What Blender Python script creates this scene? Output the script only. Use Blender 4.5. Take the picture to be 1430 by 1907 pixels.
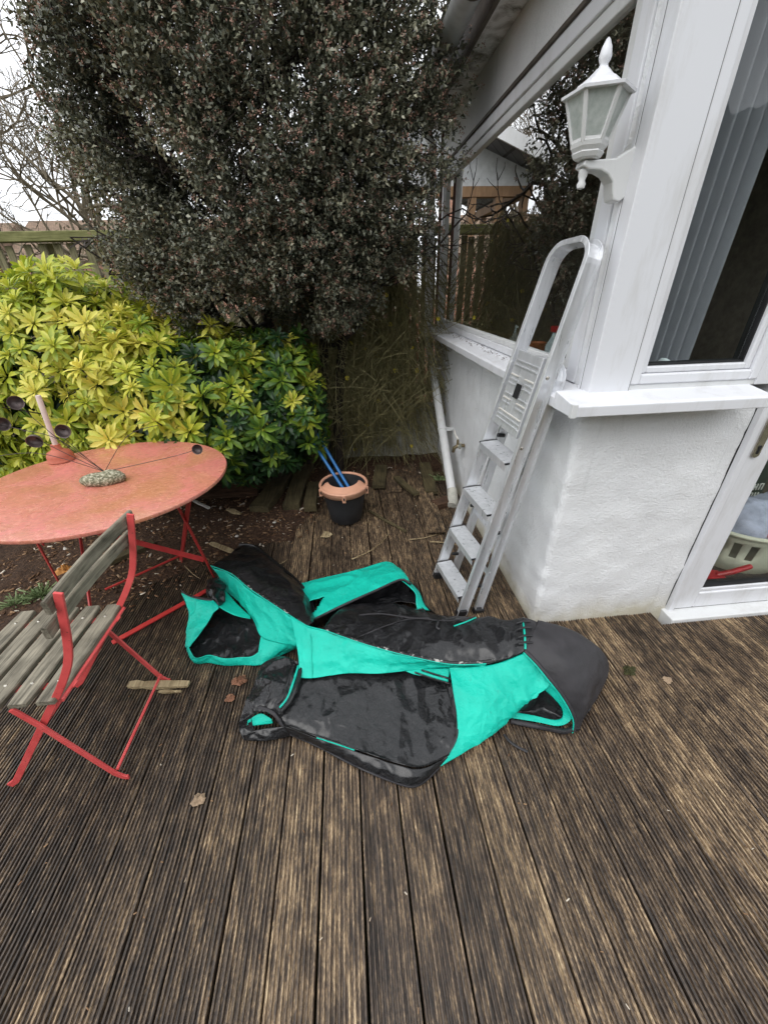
import bpy, bmesh, math, random
import numpy as np
from mathutils import Vector, Matrix, noise

random.seed(7); RNG = np.random.default_rng(7)
for o in list(bpy.data.objects): bpy.data.objects.remove(o)
scene = bpy.context.scene
col = scene.collection
R_ = math.radians

# ------------------------------------------------------------------ camera
CAM_H = 1.5
P_, RO_, YA_ = R_(30.389), R_(1.504), R_(4.737)
F_PX, CX, CY = 725.1, 715.0, 953.5
cp, sp, cy, sy = math.cos(P_), math.sin(P_), math.cos(YA_), math.sin(YA_)
FW = Vector((sy*cp, cy*cp, -sp)); RT = Vector((cy, -sy, 0)); DN = FW.cross(RT)
RT2 = math.cos(RO_)*RT + math.sin(RO_)*DN
DN2 = -math.sin(RO_)*RT + math.cos(RO_)*DN
cam = bpy.data.cameras.new('camera'); camo = bpy.data.objects.new('camera', cam); col.objects.link(camo)
M = Matrix((RT2, -DN2, -FW)).transposed().to_4x4(); M.translation = (0, 0, CAM_H)
camo.matrix_world = M
cam.sensor_fit = 'VERTICAL'; cam.sensor_height = 36; cam.lens = 36*F_PX/1907
cam.clip_start = 0.02; cam.clip_end = 500
scene.camera = camo

# ------------------------------------------------------------------ sky, sun, exposure
w = bpy.data.worlds.new('World'); scene.world = w; w.use_nodes = True
nt = w.node_tree; nt.nodes.clear()
sky = nt.nodes.new('ShaderNodeTexSky'); sky.sky_type = 'NISHITA'; sky.sun_disc = False
SUN_EL, SUN_AZ = R_(52), R_(215)
sky.sun_elevation = SUN_EL; sky.sun_rotation = SUN_AZ; sky.dust_density = 6; sky.air_density = 1.0
hsv = nt.nodes.new('ShaderNodeHueSaturation'); hsv.inputs['Saturation'].default_value = 0.12
cloud = nt.nodes.new('ShaderNodeMix'); cloud.data_type = 'RGBA'; cloud.inputs[0].default_value = 0.82
cloud.inputs[7].default_value = (8.6, 8.9, 9.3, 1)          # even cloud layer over the clear sky
bg = nt.nodes.new('ShaderNodeBackground'); bg.inputs[1].default_value = 0.14
wo = nt.nodes.new('ShaderNodeOutputWorld')
nt.links.new(sky.outputs[0], hsv.inputs['Color']); nt.links.new(hsv.outputs[0], cloud.inputs[6])
nt.links.new(cloud.outputs[2], bg.inputs[0]); nt.links.new(bg.outputs[0], wo.inputs[0])
sl = bpy.data.lights.new('sun', 'SUN'); sl.energy = .6; sl.angle = R_(40); sl.color = (1, .97, .93)
so = bpy.data.objects.new('sun', sl); col.objects.link(so)
sd = Vector((math.sin(SUN_AZ)*math.cos(SUN_EL), math.cos(SUN_AZ)*math.cos(SUN_EL), math.sin(SUN_EL)))
so.rotation_euler = sd.to_track_quat('Z', 'Y').to_euler(); so.location = (0, -2, 6)
vs = scene.view_settings
vs.view_transform = 'Standard'; vs.look = 'None'; vs.gamma = 1; vs.exposure = 0.56

# ------------------------------------------------------------------ calibrated points
def ray(x, y): return (x-CX)*RT2 + (y-CY)*DN2 + F_PX*FW
def G(x, y, z=0.0):
    d = ray(x, y); return Vector((0, 0, CAM_H)) + d*((z-CAM_H)/d.z)
def AX(x, y, X):
    d = ray(x, y); return Vector((0, 0, CAM_H)) + d*(X/d.x)
def AY(x, y, Y):
    d = ray(x, y); return Vector((0, 0, CAM_H)) + d*(Y/d.y)

# ------------------------------------------------------------------ materials
def lin(c):
    return tuple((v/12.92 if v <= .04045 else ((v+.055)/1.055)**2.4) for v in c)
def S(r, g, b): return lin((r/255, g/255, b/255))
class NT:
    def __init__(s, name):
        s.m = bpy.data.materials.new(name); s.m.use_nodes = True; s.t = s.m.node_tree
        s.b = s.t.nodes['Principled BSDF']; s.out = s.t.nodes['Material Output']
    def n(s, typ, **kw):
        nd = s.t.nodes.new('ShaderNode'+typ)
        for k, v in kw.items():
            if k[0] == 'i' and k[1:].isdigit(): nd.inputs[int(k[1:])].default_value = v
            else: setattr(nd, k, v)
        return nd
    def l(s, a, b): s.t.links.new(a, b)
    def pos(s, scale=(1, 1, 1), world=True, rnd=False):
        if world: src = s.n('NewGeometry').outputs['Position']
        else: src = s.n('TexCoord').outputs['Object']
        mp = s.n('Mapping'); mp.inputs['Scale'].default_value = scale
        s.l(src, mp.inputs['Vector'])
        if rnd:
            oi = s.n('ObjectInfo'); mu = s.n('VectorMath', operation='SCALE'); mu.inputs[0].default_value = (37, 19, 53)
            s.l(oi.outputs['Random'], mu.inputs['Scale']); s.l(mu.outputs[0], mp.inputs['Location'])
        return mp.outputs[0]
    def noise(s, vec, scale, detail=4, rough=.55, dist=0):
        nd = s.n('TexNoise'); nd.inputs['Scale'].default_value = scale; nd.inputs['Detail'].default_value = detail
        nd.inputs['Roughness'].default_value = rough; nd.inputs['Distortion'].default_value = dist
        s.l(vec, nd.inputs['Vector']); return nd.outputs['Fac']
    def ramp(s, fac, stops, interp='LINEAR'):
        r = s.n('ValToRGB'); r.color_ramp.interpolation = interp
        e = r.color_ramp.elements
        while len(e) < len(stops): e.new(.5)
        for el, (p, c) in zip(e, stops):
            el.position = p; el.color = (*c, 1) if not isinstance(c, float) else (c, c, c, 1)
        s.l(fac, r.inputs[0]); return r.outputs[0]
    def mix(s, fac, a, b, blend='MIX'):
        m = s.n('Mix', data_type='RGBA', blend_type=blend)
        for v, i in ((fac, 0), (a, 6), (b, 7)):
            if isinstance(v, bpy.types.NodeSocket): s.l(v, m.inputs[i])
            elif isinstance(v, (int, float)): m.inputs[i].default_value = v if i == 0 else (v, v, v, 1)
            else: m.inputs[i].default_value = (*v, 1)
        return m.outputs[2]
    def math(s, op, a, b=0.0):
        m = s.n('Math', operation=op)
        for v, i in ((a, 0), (b, 1)):
            if isinstance(v, bpy.types.NodeSocket): s.l(v, m.inputs[i])
            else: m.inputs[i].default_value = v
        return m.outputs[0]
    def bump(s, hgt, strength=.3, dist=.01):
        b = s.n('Bump'); b.inputs['Strength'].default_value = strength; b.inputs['Distance'].default_value = dist
        s.l(hgt, b.inputs['Height']); s.l(b.outputs[0], s.b.inputs['Normal'])
    def set(s, base=None, rough=None, metal=None, spec=None):
        for v, k in ((base, 'Base Color'), (rough, 'Roughness'), (metal, 'Metallic'), (spec, 'Specular IOR Level')):
            if v is None: continue
            if isinstance(v, bpy.types.NodeSocket): s.l(v, s.b.inputs[k])
            elif isinstance(v, tuple): s.b.inputs[k].default_value = (*v, 1)
            else: s.b.inputs[k].default_value = v
        return s.m
def plain(name, c, rough=.5, metal=0, spec=.5, var=.25, scale=18, bump=.15, bdist=.003, rnd=True):
    n = NT(name); v = n.pos(rnd=False)
    f = n.noise(v, scale, 5)
    c2 = tuple(min(1, x*(1+var)) for x in c); c1 = tuple(x*(1-var) for x in c)
    n.set(n.ramp(f, [(.3, c1), (.7, c2)]), rough, metal, spec)
    if bump: n.bump(n.noise(v, scale*6, 4), bump, bdist)
    return n.m

def deck_mat():
    n = NT('deck_wood')
    oi = n.n('ObjectInfo').outputs['Random']
    v1 = n.pos((75, 16, 60), rnd=True); v2 = n.pos((46, 6, 10), rnd=True); v3 = n.pos((3, 1.1, 1)); v4 = n.pos((420, 110, 300), rnd=True)
    fine = n.noise(v1, 1, 3, .65); mid = n.noise(v2, 1, 3, .6); big = n.noise(v3, 1, 3); grit = n.noise(v4, 1, 2)
    a = n.math('ADD', n.math('MULTIPLY', fine, .70), n.math('MULTIPLY', mid, .42))
    a = n.math('ADD', a, n.math('MULTIPLY', big, .30)); a = n.math('ADD', a, n.math('MULTIPLY', grit, .46))
    a = n.math('ADD', a, n.math('MULTIPLY', n.math('SUBTRACT', oi, .5), .11))
    px = n.n('SeparateXYZ'); n.l(n.n('NewGeometry').outputs['Position'], px.inputs[0])
    mr = n.n('MapRange'); mr.inputs[1].default_value = -1.3; mr.inputs[2].default_value = .5; mr.inputs[3].default_value = -.045; mr.inputs[4].default_value = .045
    n.l(px.outputs[0], mr.inputs[0]); a = n.math('ADD', a, mr.outputs[0])       # boards turn lighter towards the house
    c = n.ramp(n.math('MULTIPLY', a, .5), [(.37, S(42, 36, 31)), (.445, S(70, 59, 50)), (.498, S(104, 88, 71)), (.55, S(152, 129, 101)), (.615, S(200, 178, 142))])
    moss = n.noise(n.pos((2.2, 1.4, 1)), 1, 5, .7)
    c = n.mix(n.ramp(moss, [(.62, 0.0), (.74, .35)]), c, S(66, 66, 34))
    n.set(c, n.ramp(big, [(.3, .34), (.7, .56)]), 0, .45)
    n.bump(n.math('ADD', fine, n.math('MULTIPLY', grit, .9)), .5, .003)
    return n.m
def old_wood(name, c1, c2, axis='y', rough=.7):
    n = NT(name); sc = {'y': (90, 6, 90), 'x': (6, 90, 90), 'z': (90, 90, 6)}[axis]
    f = n.noise(n.pos(sc, rnd=True), 1, 4, .65); g = n.noise(n.pos((9, 9, 9), rnd=True), 1, 4)
    a = n.math('ADD', n.math('MULTIPLY', f, .65), n.math('MULTIPLY', g, .4))
    n.set(n.ramp(a, [(.38, c1), (.68, c2)]), rough, 0, .3); n.bump(f, .5, .003); return n.m
def render_wall():
    n = NT('white_render'); v = n.pos()
    big = n.noise(v, 2.2, 5); lumps = n.noise(v, 105, 4, .6, .4); fine = n.noise(v, 190, 3); roll = n.noise(v, 17, 4, .6, .6)
    sx = n.n('SeparateXYZ'); n.l(v, sx.inputs[0])
    base = n.ramp(big, [(.3, S(228, 229, 231)), (.7, S(242, 243, 244))])
    hgt = n.math('ADD', sx.outputs[2], n.math('MULTIPLY', n.math('SUBTRACT', n.noise(v, 7, 5), .5), .22))
    splash = n.ramp(hgt, [(.0, .75), (.035, .5), (.11, .12), (.2, 0.0)])
    c = n.mix(splash, base, S(170, 160, 128))
    streak = n.noise(n.pos((14, 14, .9)), 1, 5, .7)
    c = n.mix(n.ramp(streak, [(.58, 0.0), (.78, .32)]), c, S(150, 152, 150))
    n.set(c, .75, 0, .3)
    h = n.math('ADD', n.math('MULTIPLY', lumps, .7), n.math('MULTIPLY', fine, .25)); h = n.math('ADD', h, n.math('MULTIPLY', roll, .55))
    n.bump(h, .6, .013); return n.m
def upvc(name='white_upvc', c=(222, 223, 227)):
    n = NT(name); v = n.pos()
    dirt = n.noise(n.pos((9, 9, 2.0)), 1, 5, .7)
    n.set(n.mix(n.ramp(dirt, [(.50, 0.0), (.78, .45)]), S(*c), S(168, 164, 154)), .32, 0, .5)
    return n.m
def peeling():
    n = NT('peeling_soffit'); v = n.pos()
    p = n.noise(n.pos((10, 10, 10)), 1, 5, .65, .5)
    c = n.ramp(p, [(.34, S(110, 104, 96)), (.40, S(164, 160, 153)), (.55, S(220, 219, 216))])
    n.set(c, .7); n.bump(p, .4, .01); return n.m
def glass_mat(k=1.5, tint=(.93, .96, .95)):
    n = NT('window_glass'); t = n.t
    tr = n.n('BsdfTransparent'); tr.inputs[0].default_value = (*tint, 1)
    gl = n.n('BsdfGlossy'); gl.inputs['Roughness'].default_value = .0; gl.inputs[0].default_value = (1, 1, 1, 1)
    fr = n.n('Fresnel'); fr.inputs[0].default_value = 1.5
    bfc = n.math('SUBTRACT', 1.0, n.n('NewGeometry').outputs['Backfacing'])
    f = n.math('MULTIPLY', n.math('MULTIPLY', fr.outputs[0], k), bfc)
    cl = n.n('Clamp'); n.l(f, cl.inputs[0])
    mx = n.n('MixShader'); n.l(cl.outputs[0], mx.inputs[0]); n.l(tr.outputs[0], mx.inputs[1]); n.l(gl.outputs[0], mx.inputs[2])
    n.l(mx.outputs[0], n.out.inputs[0]); return n.m
def frosted():
    n = NT('misted_lamp_glass'); v = n.pos(); c = n.ramp(n.noise(v, 60, 4), [(.3, S(200, 208, 203)), (.7, S(230, 234, 231))]); n.set(c, .3, 0, .5)
    tl = n.n('BsdfTranslucent'); n.l(c, tl.inputs[0]); mx = n.n('MixShader'); mx.inputs[0].default_value = .45
    n.l(n.b.outputs[0], mx.inputs[1]); n.l(tl.outputs[0], mx.inputs[2]); n.l(mx.outputs[0], n.out.inputs[0]); return n.m
def alu():
    n = NT('aluminium'); v = n.pos((60, 60, 4)); f = n.noise(v, 1, 4); g = n.noise(n.pos(), 55, 4, .7)
    c = n.mix(n.ramp(g, [(.66, 0.0), (.72, .8)]), n.ramp(f, [(.3, S(212, 214, 217)), (.7, S(234, 235, 238))]), S(244, 244, 242))
    n.set(c, n.ramp(f, [(.3, .26), (.7, .42)]), n.ramp(g, [(.6, .55), (.72, .1)]), .6); n.bump(g, .08, .002); return n.m
def painted(name, c, c2, rough=.38):
    n = NT(name); v = n.pos(); f = n.noise(v, 22, 5)
    ch = n.noise(v, 130, 3, .6)
    k = n.mix(n.ramp(ch, [(.655, 0.0), (.69, .75)]), n.ramp(f, [(.3, c), (.7, c2)]), S(96, 58, 48))
    n.set(k, rough, 0, .5); n.bump(ch, .1, .001); return n.m
def table_mat():
    n = NT('weathered_table_paint'); v = n.pos()
    a = n.noise(v, 4.5, 5, .6, .6); b = n.noise(v, 13, 4, .6, 1.8); b2 = n.noise(n.pos((1, 1.6, 1)), 24, 3, .6, 2.2); d = n.noise(n.pos((40, 150, 40)), 1, 3, .65); e = n.noise(v, 7, 3)
    c = n.ramp(a, [(.34, S(186, 122, 92)), (.5, S(196, 120, 102)), (.64, S(204, 118, 110))])
    c = n.mix(n.ramp(b, [(.484, 0.0), (.5, .7), (.516, 0.0)]), c, S(230, 166, 142)); c = n.mix(n.ramp(b2, [(.48, 0.0), (.5, .5), (.52, 0.0)]), c, S(226, 158, 138))       # snail and water trails
    c = n.mix(n.ramp(d, [(.50, 0.0), (.68, .55)]), c, S(138, 88, 68))
    c = n.mix(n.ramp(e, [(.62, 0.0), (.74, .55)]), c, S(222, 120, 128))
    n.set(c, n.ramp(a, [(.3, .16), (.7, .36)]), 0, .55); n.bump(d, .12, .002); return n.m
def soil_mat():
    n = NT('bark_soil'); v = n.pos(); f = n.noise(v, 60, 6, .7); g = n.noise(v, 9, 4); h = n.noise(v, 240, 3)
    c = n.ramp(f, [(.32, S(40, 30, 24)), (.52, S(78, 58, 45)), (.68, S(112, 86, 66))])
    c = n.mix(n.ramp(g, [(.45, 0.0), (.7, .5)]), c, S(58, 44, 36))
    c = n.mix(n.ramp(h, [(.66, 0.0), (.72, .6)]), c, S(150, 126, 100))
    n.set(c, .85, 0, .25); n.bump(f, .9, .02); return n.m
def tarp_black():
    n = NT('wet_black_fabric'); v = n.pos(); f = n.noise(v, 9, 5, .6, .5); g = n.noise(v, 17, 5, .58, 1.1); wv = n.noise(v, 300, 2); dr = n.noise(v, 6, 4)
    n.set(n.ramp(f, [(.3, S(12, 12, 14)), (.75, S(26, 26, 29))]), n.ramp(dr, [(.38, .36), (.62, .52)]), 0, .3)
    n.b.inputs['Coat Weight'].default_value = .7; n.l(n.ramp(dr, [(.4, .13), (.66, .24)]), n.b.inputs['Coat Roughness'])
    n.bump(n.math('ADD', n.math('MULTIPLY', g, 1.0), n.math('ADD', n.math('MULTIPLY', wv, .03), n.math('ADD', n.math('MULTIPLY', n.noise(v, 50, 5, .62, 2.2), .45), n.math('MULTIPLY', n.noise(n.pos((1, .45, 1)), 130, 3, .6, 1.0), .14)))), .85, .02); return n.m
def tarp_matte():
    n = NT('matte_black_fabric'); v = n.pos(); f = n.noise(v, 11, 5); wv = n.noise(v, 500, 2); g = n.noise(v, 30, 4, .6, .6)
    n.set(n.ramp(f, [(.3, S(40, 39, 41)), (.75, S(60, 58, 61))]), n.ramp(f, [(.3, .5), (.7, .7)]), 0, .4)
    n.bump(n.math('ADD', g, n.math('MULTIPLY', wv, .12)), .3, .006); return n.m
def turq():
    n = NT('turquoise_lining'); v = n.pos(); f = n.noise(v, 6, 5); g = n.noise(v, 45, 5, .6, .9); q = n.noise(n.pos((420, 160, 300)), 1, 3)
    c = n.ramp(f, [(.3, S(10, 180, 158)), (.7, S(24, 200, 176))])
    d = n.noise(v, 24, 5, .7)
    c = n.mix(n.ramp(d, [(.60, 0.0), (.8, .55)]), c, S(50, 118, 102))
    n.set(c, .5, 0, .35)
    n.bump(n.math('ADD', n.math('MULTIPLY', g, .8), n.math('MULTIPLY', q, .35)), .5, .009)
    n.b.inputs['Subsurface Weight'].default_value = .0
    return n.m
def worn_edge():
    n = NT('worn_fabric_edge'); v = n.pos((40, 40, 40)); f = n.noise(v, 1, 4, .7)
    n.set(n.ramp(f, [(.55, S(24, 24, 26)), (.62, S(176, 174, 168))]), .5); return n.m
def leafy(name, stops, rough=.45, spec=.5, trans=.25, attr='v'):
    n = NT(name); at = n.n('Attribute', attribute_name=attr)
    oi = n.n('ObjectInfo').outputs['Random']
    f = n.math('ADD', at.outputs['Fac'], n.math('MULTIPLY', n.math('SUBTRACT', oi, .5), .35))
    c = n.ramp(f, stops); n.set(c, rough, 0, spec)
    if trans:
        tl = n.n('BsdfTranslucent'); n.l(c, tl.inputs[0]); mx = n.n('MixShader'); mx.inputs[0].default_value = trans
        n.l(n.b.outputs[0], mx.inputs[1]); n.l(tl.outputs[0], mx.inputs[2]); n.l(mx.outputs[0], n.out.inputs[0])
    return n.m
def tiled(name, c1, c2, mortar, sc, w_=.5, h_=.25):
    n = NT(name); b = n.n('TexBrick'); b.inputs['Color1'].default_value = (*c1, 1); b.inputs['Color2'].default_value = (*c2, 1)
    b.inputs['Mortar'].default_value = (*mortar, 1); b.inputs['Scale'].default_value = sc; b.inputs['Brick Width'].default_value = w_; b.inputs['Row Height'].default_value = h_
    sx = n.n('SeparateXYZ'); n.l(n.n('NewGeometry').outputs['Position'], sx.inputs[0]); cb = n.n('CombineXYZ')
    n.l(n.math('ADD', sx.outputs[0], sx.outputs[1]), cb.inputs[0]); n.l(sx.outputs[2], cb.inputs[1]); n.l(cb.outputs[0], b.inputs['Vector'])
    n.set(b.outputs[0], .85, 0, .2); return n.m

MT = dict(
    deck=deck_mat(), render=render_wall(), upvc=upvc(), upvc2=upvc('old_white_upvc', (216, 217, 217)), soffit=peeling(), glass=glass_mat(4.2), doorglass=glass_mat(1.0, (.95, .97, .96)), lampglass=frosted(),
    alu=alu(), red=painted('red_paint', S(206, 74, 74), S(222, 92, 90)), table=table_mat(), redtable=painted('red_table_paint', S(176, 48, 48), S(196, 62, 60)),
    greywood=old_wood('grey_slat_wood', S(66, 62, 52), S(158, 150, 132)), greywoodz=old_wood('fence_wood', S(92, 88, 62), S(156, 148, 116), 'z'),
    railwood=old_wood('fence_rail_wood', S(84, 86, 44), S(140, 138, 92), 'x'), plank=old_wood('mossy_plank', S(54, 48, 34), S(100, 90, 64)), plankx=old_wood('planter_board', S(52, 38, 30), S(104, 78, 60), 'x'),
    rot=old_wood('rotten_wood', S(110, 92, 64), S(190, 172, 136)), timber=old_wood('timber_frame', S(112, 86, 62), S(146, 116, 86), 'z'),
    soil=soil_mat(), black=tarp_black(), matte=tarp_matte(), turq=turq(), worn=worn_edge(),
    blackplastic=plain('black_plastic', S(34, 34, 36), .45), bucket=plain('bucket_plastic', S(42, 43, 46), .55, var=.2, bump=.1), pink=plain('pink_plastic', S(214, 160, 132), .45, var=.06, bump=0),
    blue=plain('blue_pole', S(34, 108, 172), .35, var=.15, bump=0), terracotta=plain('terracotta_rubber', S(176, 96, 74), .6, var=.12), pale=plain('pale_wood', S(206, 188, 178), .6, var=.08),
    cup=plain('tin_cup', S(104, 92, 90), .45, .5, var=.3), wire=plain('wire', S(70, 62, 60), .5, .3, bump=0), bark=plain('bark', S(52, 44, 38), .85, var=.4, scale=40, bump=.6, bdist=.01),
    barebark=plain('bare_bark', S(112, 102, 84), .85, var=.35, scale=30, bump=.5, bdist=.01), jasmine=plain('jasmine_stem', S(122, 115, 78), .7, var=.5, bump=0),
    yellow=plain('yellow_petal', S(226, 206, 60), .6, var=.1, bump=0), ochre=plain('ochre_leaf', S(186, 128, 62), .7, var=.2), tan=plain('tan_leaf', S(150, 128, 104), .8, var=.25), rust=plain('rust_moss', S(132, 92, 70), .9, var=.35, bump=.8, bdist=.01),
    moss=plain('moss', S(74, 74, 40), .95, var=.4, scale=120, bump=.9, bdist=.01), stonewall=plain('grey_stone', S(184, 182, 172), .85, var=.35, scale=12, bump=.6, bdist=.01),
    chips=leafy('bark_chips', [(.0, S(58, 42, 32)), (.5, S(112, 84, 62)), (.85, S(160, 130, 100)), (1, S(206, 196, 180))], .85, .2, 0),
    gravel=plain('white_pebble', S(206, 202, 194), .6, var=.1), teal=plain('teal_sheet', S(20, 70, 66), .3, var=.3, bump=.4, bdist=.01),
    gutter=plain('grey_gutter', S(184, 186, 186), .5, var=.15, bump=0), fascia=plain('dark_fascia', S(84, 76, 68), .7, var=.3), brass=plain('brass_tap', S(124, 112, 88), .45, .7), chrome=plain('satin_chrome', S(190, 184, 172), .25, .9, bump=0),
    darkgap=plain('rubber_seal', S(26, 26, 28), .6, bump=0), inwall=plain('room_wall', S(120, 110, 100), .85), carpet=plain('dark_carpet', S(66, 60, 56), .95, scale=80, var=.4), wood_in=plain('brown_inner_frame', S(84, 52, 40), .55),
    curtain=plain('grey_curtain', S(150, 152, 160), .9, var=.06), basket=plain('cream_plastic', S(206, 204, 184), .45, var=.05, bump=0), bag=plain('dark_green_bag', S(34, 48, 42), .5), bagwhite=plain('white_print', S(210, 210, 204), .6, bump=0),
    laundry1=plain('lilac_cloth', S(176, 180, 200), .9), laundry2=plain('rose_cloth', S(168, 112, 122), .9), redplastic=plain('red_plastic', S(168, 32, 40), .35, bump=0), rug=plain('blue_white_rug', S(150, 168, 190), .95, var=.45, scale=90, bump=.9, bdist=.02),
    cloth=plain('pale_cloth', S(206, 216, 220), .8), bottle=plain('clear_grey_bottle', S(150, 150, 144), .2), orange=plain('orange_pot', S(170, 92, 52), .6),
    grass=plain('garden_earth', S(78, 76, 52), .95, scale=3), slate=tiled('slate_roof', S(104, 106, 112), S(128, 130, 136), S(70, 72, 76), 3), rooftile=tiled('brown_roof_tile', S(118, 100, 86), S(140, 118, 100), S(82, 70, 60), 4),
    brick=tiled('red_brick', S(150, 92, 70), S(168, 108, 84), S(176, 168, 156), 6, .5, .17), hedge=None)
MT['shrub'] = leafy('shrub_leaf', [(.0, S(66, 72, 60)), (.5, S(106, 108, 90)), (1, S(162, 160, 136))], .38, .5, 0)
MT['bud'] = leafy('shrub_bud', [(.0, S(134, 102, 90)), (.6, S(178, 142, 126)), (1, S(206, 178, 158))], .7, .2, 0)
MT['choisya'] = leafy('choisya_leaf', [(.0, S(34, 62, 34)), (.22, S(64, 100, 44)), (.45, S(122, 150, 50)), (.68, S(186, 192, 62)), (1, S(234, 222, 112))], .42, .45, .28)
MT['weed'] = leafy('weed_leaf', [(0, S(92, 110, 70)), (1, S(150, 168, 120))], .6, .3, .2)

# ------------------------------------------------------------------ mesh helpers
class MB:
    def __init__(s): s.v = []; s.f = []; s.mi = []
    def add(s, vs_, fs, mi=0):
        b = len(s.v); s.v += [Vector(v) for v in vs_]; s.f += [tuple(i+b for i in f) for f in fs]; s.mi += [mi]*len(fs); return s
    def box(s, lo, hi, mi=0, M=None):
        x0, y0, z0 = lo; x1, y1, z1 = hi
        vs_ = [Vector(p) for p in ((x0,y0,z0),(x1,y0,z0),(x1,y1,z0),(x0,y1,z0),(x0,y0,z1),(x1,y0,z1),(x1,y1,z1),(x0,y1,z1))]
        if M is not None: vs_ = [M @ v for v in vs_]
        return s.add(vs_, [(3,2,1,0),(4,5,6,7),(0,1,5,4),(1,2,6,5),(2,3,7,6),(3,0,4,7)], mi)
    def bar(s, a, b, w, h, up=(0, 0, 1), mi=0):           # box from a to b; w across, h along 'up'
        a = Vector(a); b = Vector(b); d = (b-a).normalized(); u = Vector(up); x = d.cross(u).normalized(); u = x.cross(d)
        vs_ = []
        for p in (a, b):
            vs_ += [p+x*(-w/2)+u*(-h/2), p+x*(w/2)+u*(-h/2), p+x*(w/2)+u*(h/2), p+x*(-w/2)+u*(h/2)]
        return s.add(vs_, [(0,1,2,3),(7,6,5,4),(0,4,5,1),(1,5,6,2),(2,6,7,3),(3,7,4,0)], mi)
    def strip(s, pts, w, h, side, mi=0):                   # bent flat bar: 'side' is the direction of its width w
        pts = [Vector(p) for p in pts]; sd_ = Vector(side).normalized(); n = len(pts); vs_ = []
        for i, p in enumerate(pts):
            t = (pts[min(i+1, n-1)]-pts[max(i-1, 0)]).normalized(); q = t.cross(sd_).normalized()
            vs_ += [p-sd_*w/2-q*h/2, p+sd_*w/2-q*h/2, p+sd_*w/2+q*h/2, p-sd_*w/2+q*h/2]
        fs = [(3,2,1,0), (4*n-4, 4*n-3, 4*n-2, 4*n-1)]
        for i in range(n-1):
            for k in range(4): a = 4*i+k; b = 4*i+(k+1) % 4; fs.append((a, b, b+4, a+4))
        return s.add(vs_, fs, mi)
    def tube(s, pts, r, seg=6, mi=0, cap=True):
        pts = [Vector(p) for p in pts]; n = len(pts)
        rs = r if isinstance(r, (list, tuple)) else [r]*n
        vs_ = []; prev = None
        for i, p in enumerate(pts):
            t = (pts[min(i+1, n-1)]-pts[max(i-1, 0)]).normalized()
            if prev is None: x = t.orthogonal().normalized()
            else: x = (prev-t*prev.dot(t)); x = x.normalized() if x.length > 1e-6 else t.orthogonal().normalized()
            prev = x; y = t.cross(x)
            for k in range(seg):
                a = 2*math.pi*k/seg; vs_.append(p+(x*math.cos(a)+y*math.sin(a))*rs[i])
        fs = []
        for i in range(n-1):
            for k in range(seg): a = i*seg+k; b = i*seg+(k+1) % seg; fs.append((a, b, b+seg, a+seg))
        if cap: fs += [tuple(range(seg-1, -1, -1)), tuple(range((n-1)*seg, n*seg))]
        return s.add(vs_, fs, mi)
    def lathe(s, prof, c=(0, 0, 0), seg=24, axis=None, mi=0, sx=1, sy_=1, phase=0):
        vs_ = []; c = Vector(c); Q = Vector((0, 0, 1)).rotation_difference(Vector(axis).normalized()).to_matrix() if axis is not None else None
        for r, z in prof:
            for k in range(seg):
                a = 2*math.pi*k/seg+phase; p = Vector((r*math.cos(a)*sx, r*math.sin(a)*sy_, z)); vs_.append(c+(Q @ p if Q else p))
        fs = []
        for i in range(len(prof)-1):
            for k in range(seg): a = i*seg+k; b = i*seg+(k+1) % seg; fs.append((a, b, b+seg, a+seg))
        return s.add(vs_, fs, mi)
    def prism(s, poly, vec, mi=0):
        n = len(poly); vec = Vector(vec); vs_ = [Vector(p) for p in poly]+[Vector(p)+vec for p in poly]
        return s.add(vs_, [tuple(range(n-1, -1, -1)), tuple(range(n, 2*n))]+[(i, (i+1) % n, (i+1) % n+n, i+n) for i in range(n)], mi)
def root_loc(o):
    while o.parent: o = o.parent
    return o.location.copy()
def obj(name, mb, mats, parent=None, smooth=None, bevel=0, loc=None):
    me = bpy.data.meshes.new(name)
    base = root_loc(parent) if parent else (Vector(loc) if loc is not None else Vector((0, 0, 0)))
    me.from_pydata([tuple(v-base) for v in mb.v], [], mb.f); me.update()
    for m in (mats if isinstance(mats, (list, tuple)) else [mats]): me.materials.append(m)
    if any(mb.mi): me.polygons.foreach_set('material_index', mb.mi)
    bm = bmesh.new(); bm.from_mesh(me); bmesh.ops.recalc_face_normals(bm, faces=bm.faces); bm.to_mesh(me); bm.free()
    if smooth:
        me.polygons.foreach_set('use_smooth', [True]*len(me.polygons)); me.set_sharp_from_angle(angle=R_(smooth))
    o = bpy.data.objects.new(name, me); col.objects.link(o)
    if parent: o.parent = parent
    else: o.location = base
    if bevel:
        b = o.modifiers.new('bevel', 'BEVEL'); b.width = bevel; b.segments = 2; b.limit_method = 'ANGLE'; b.angle_limit = R_(40)
    return o
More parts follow.
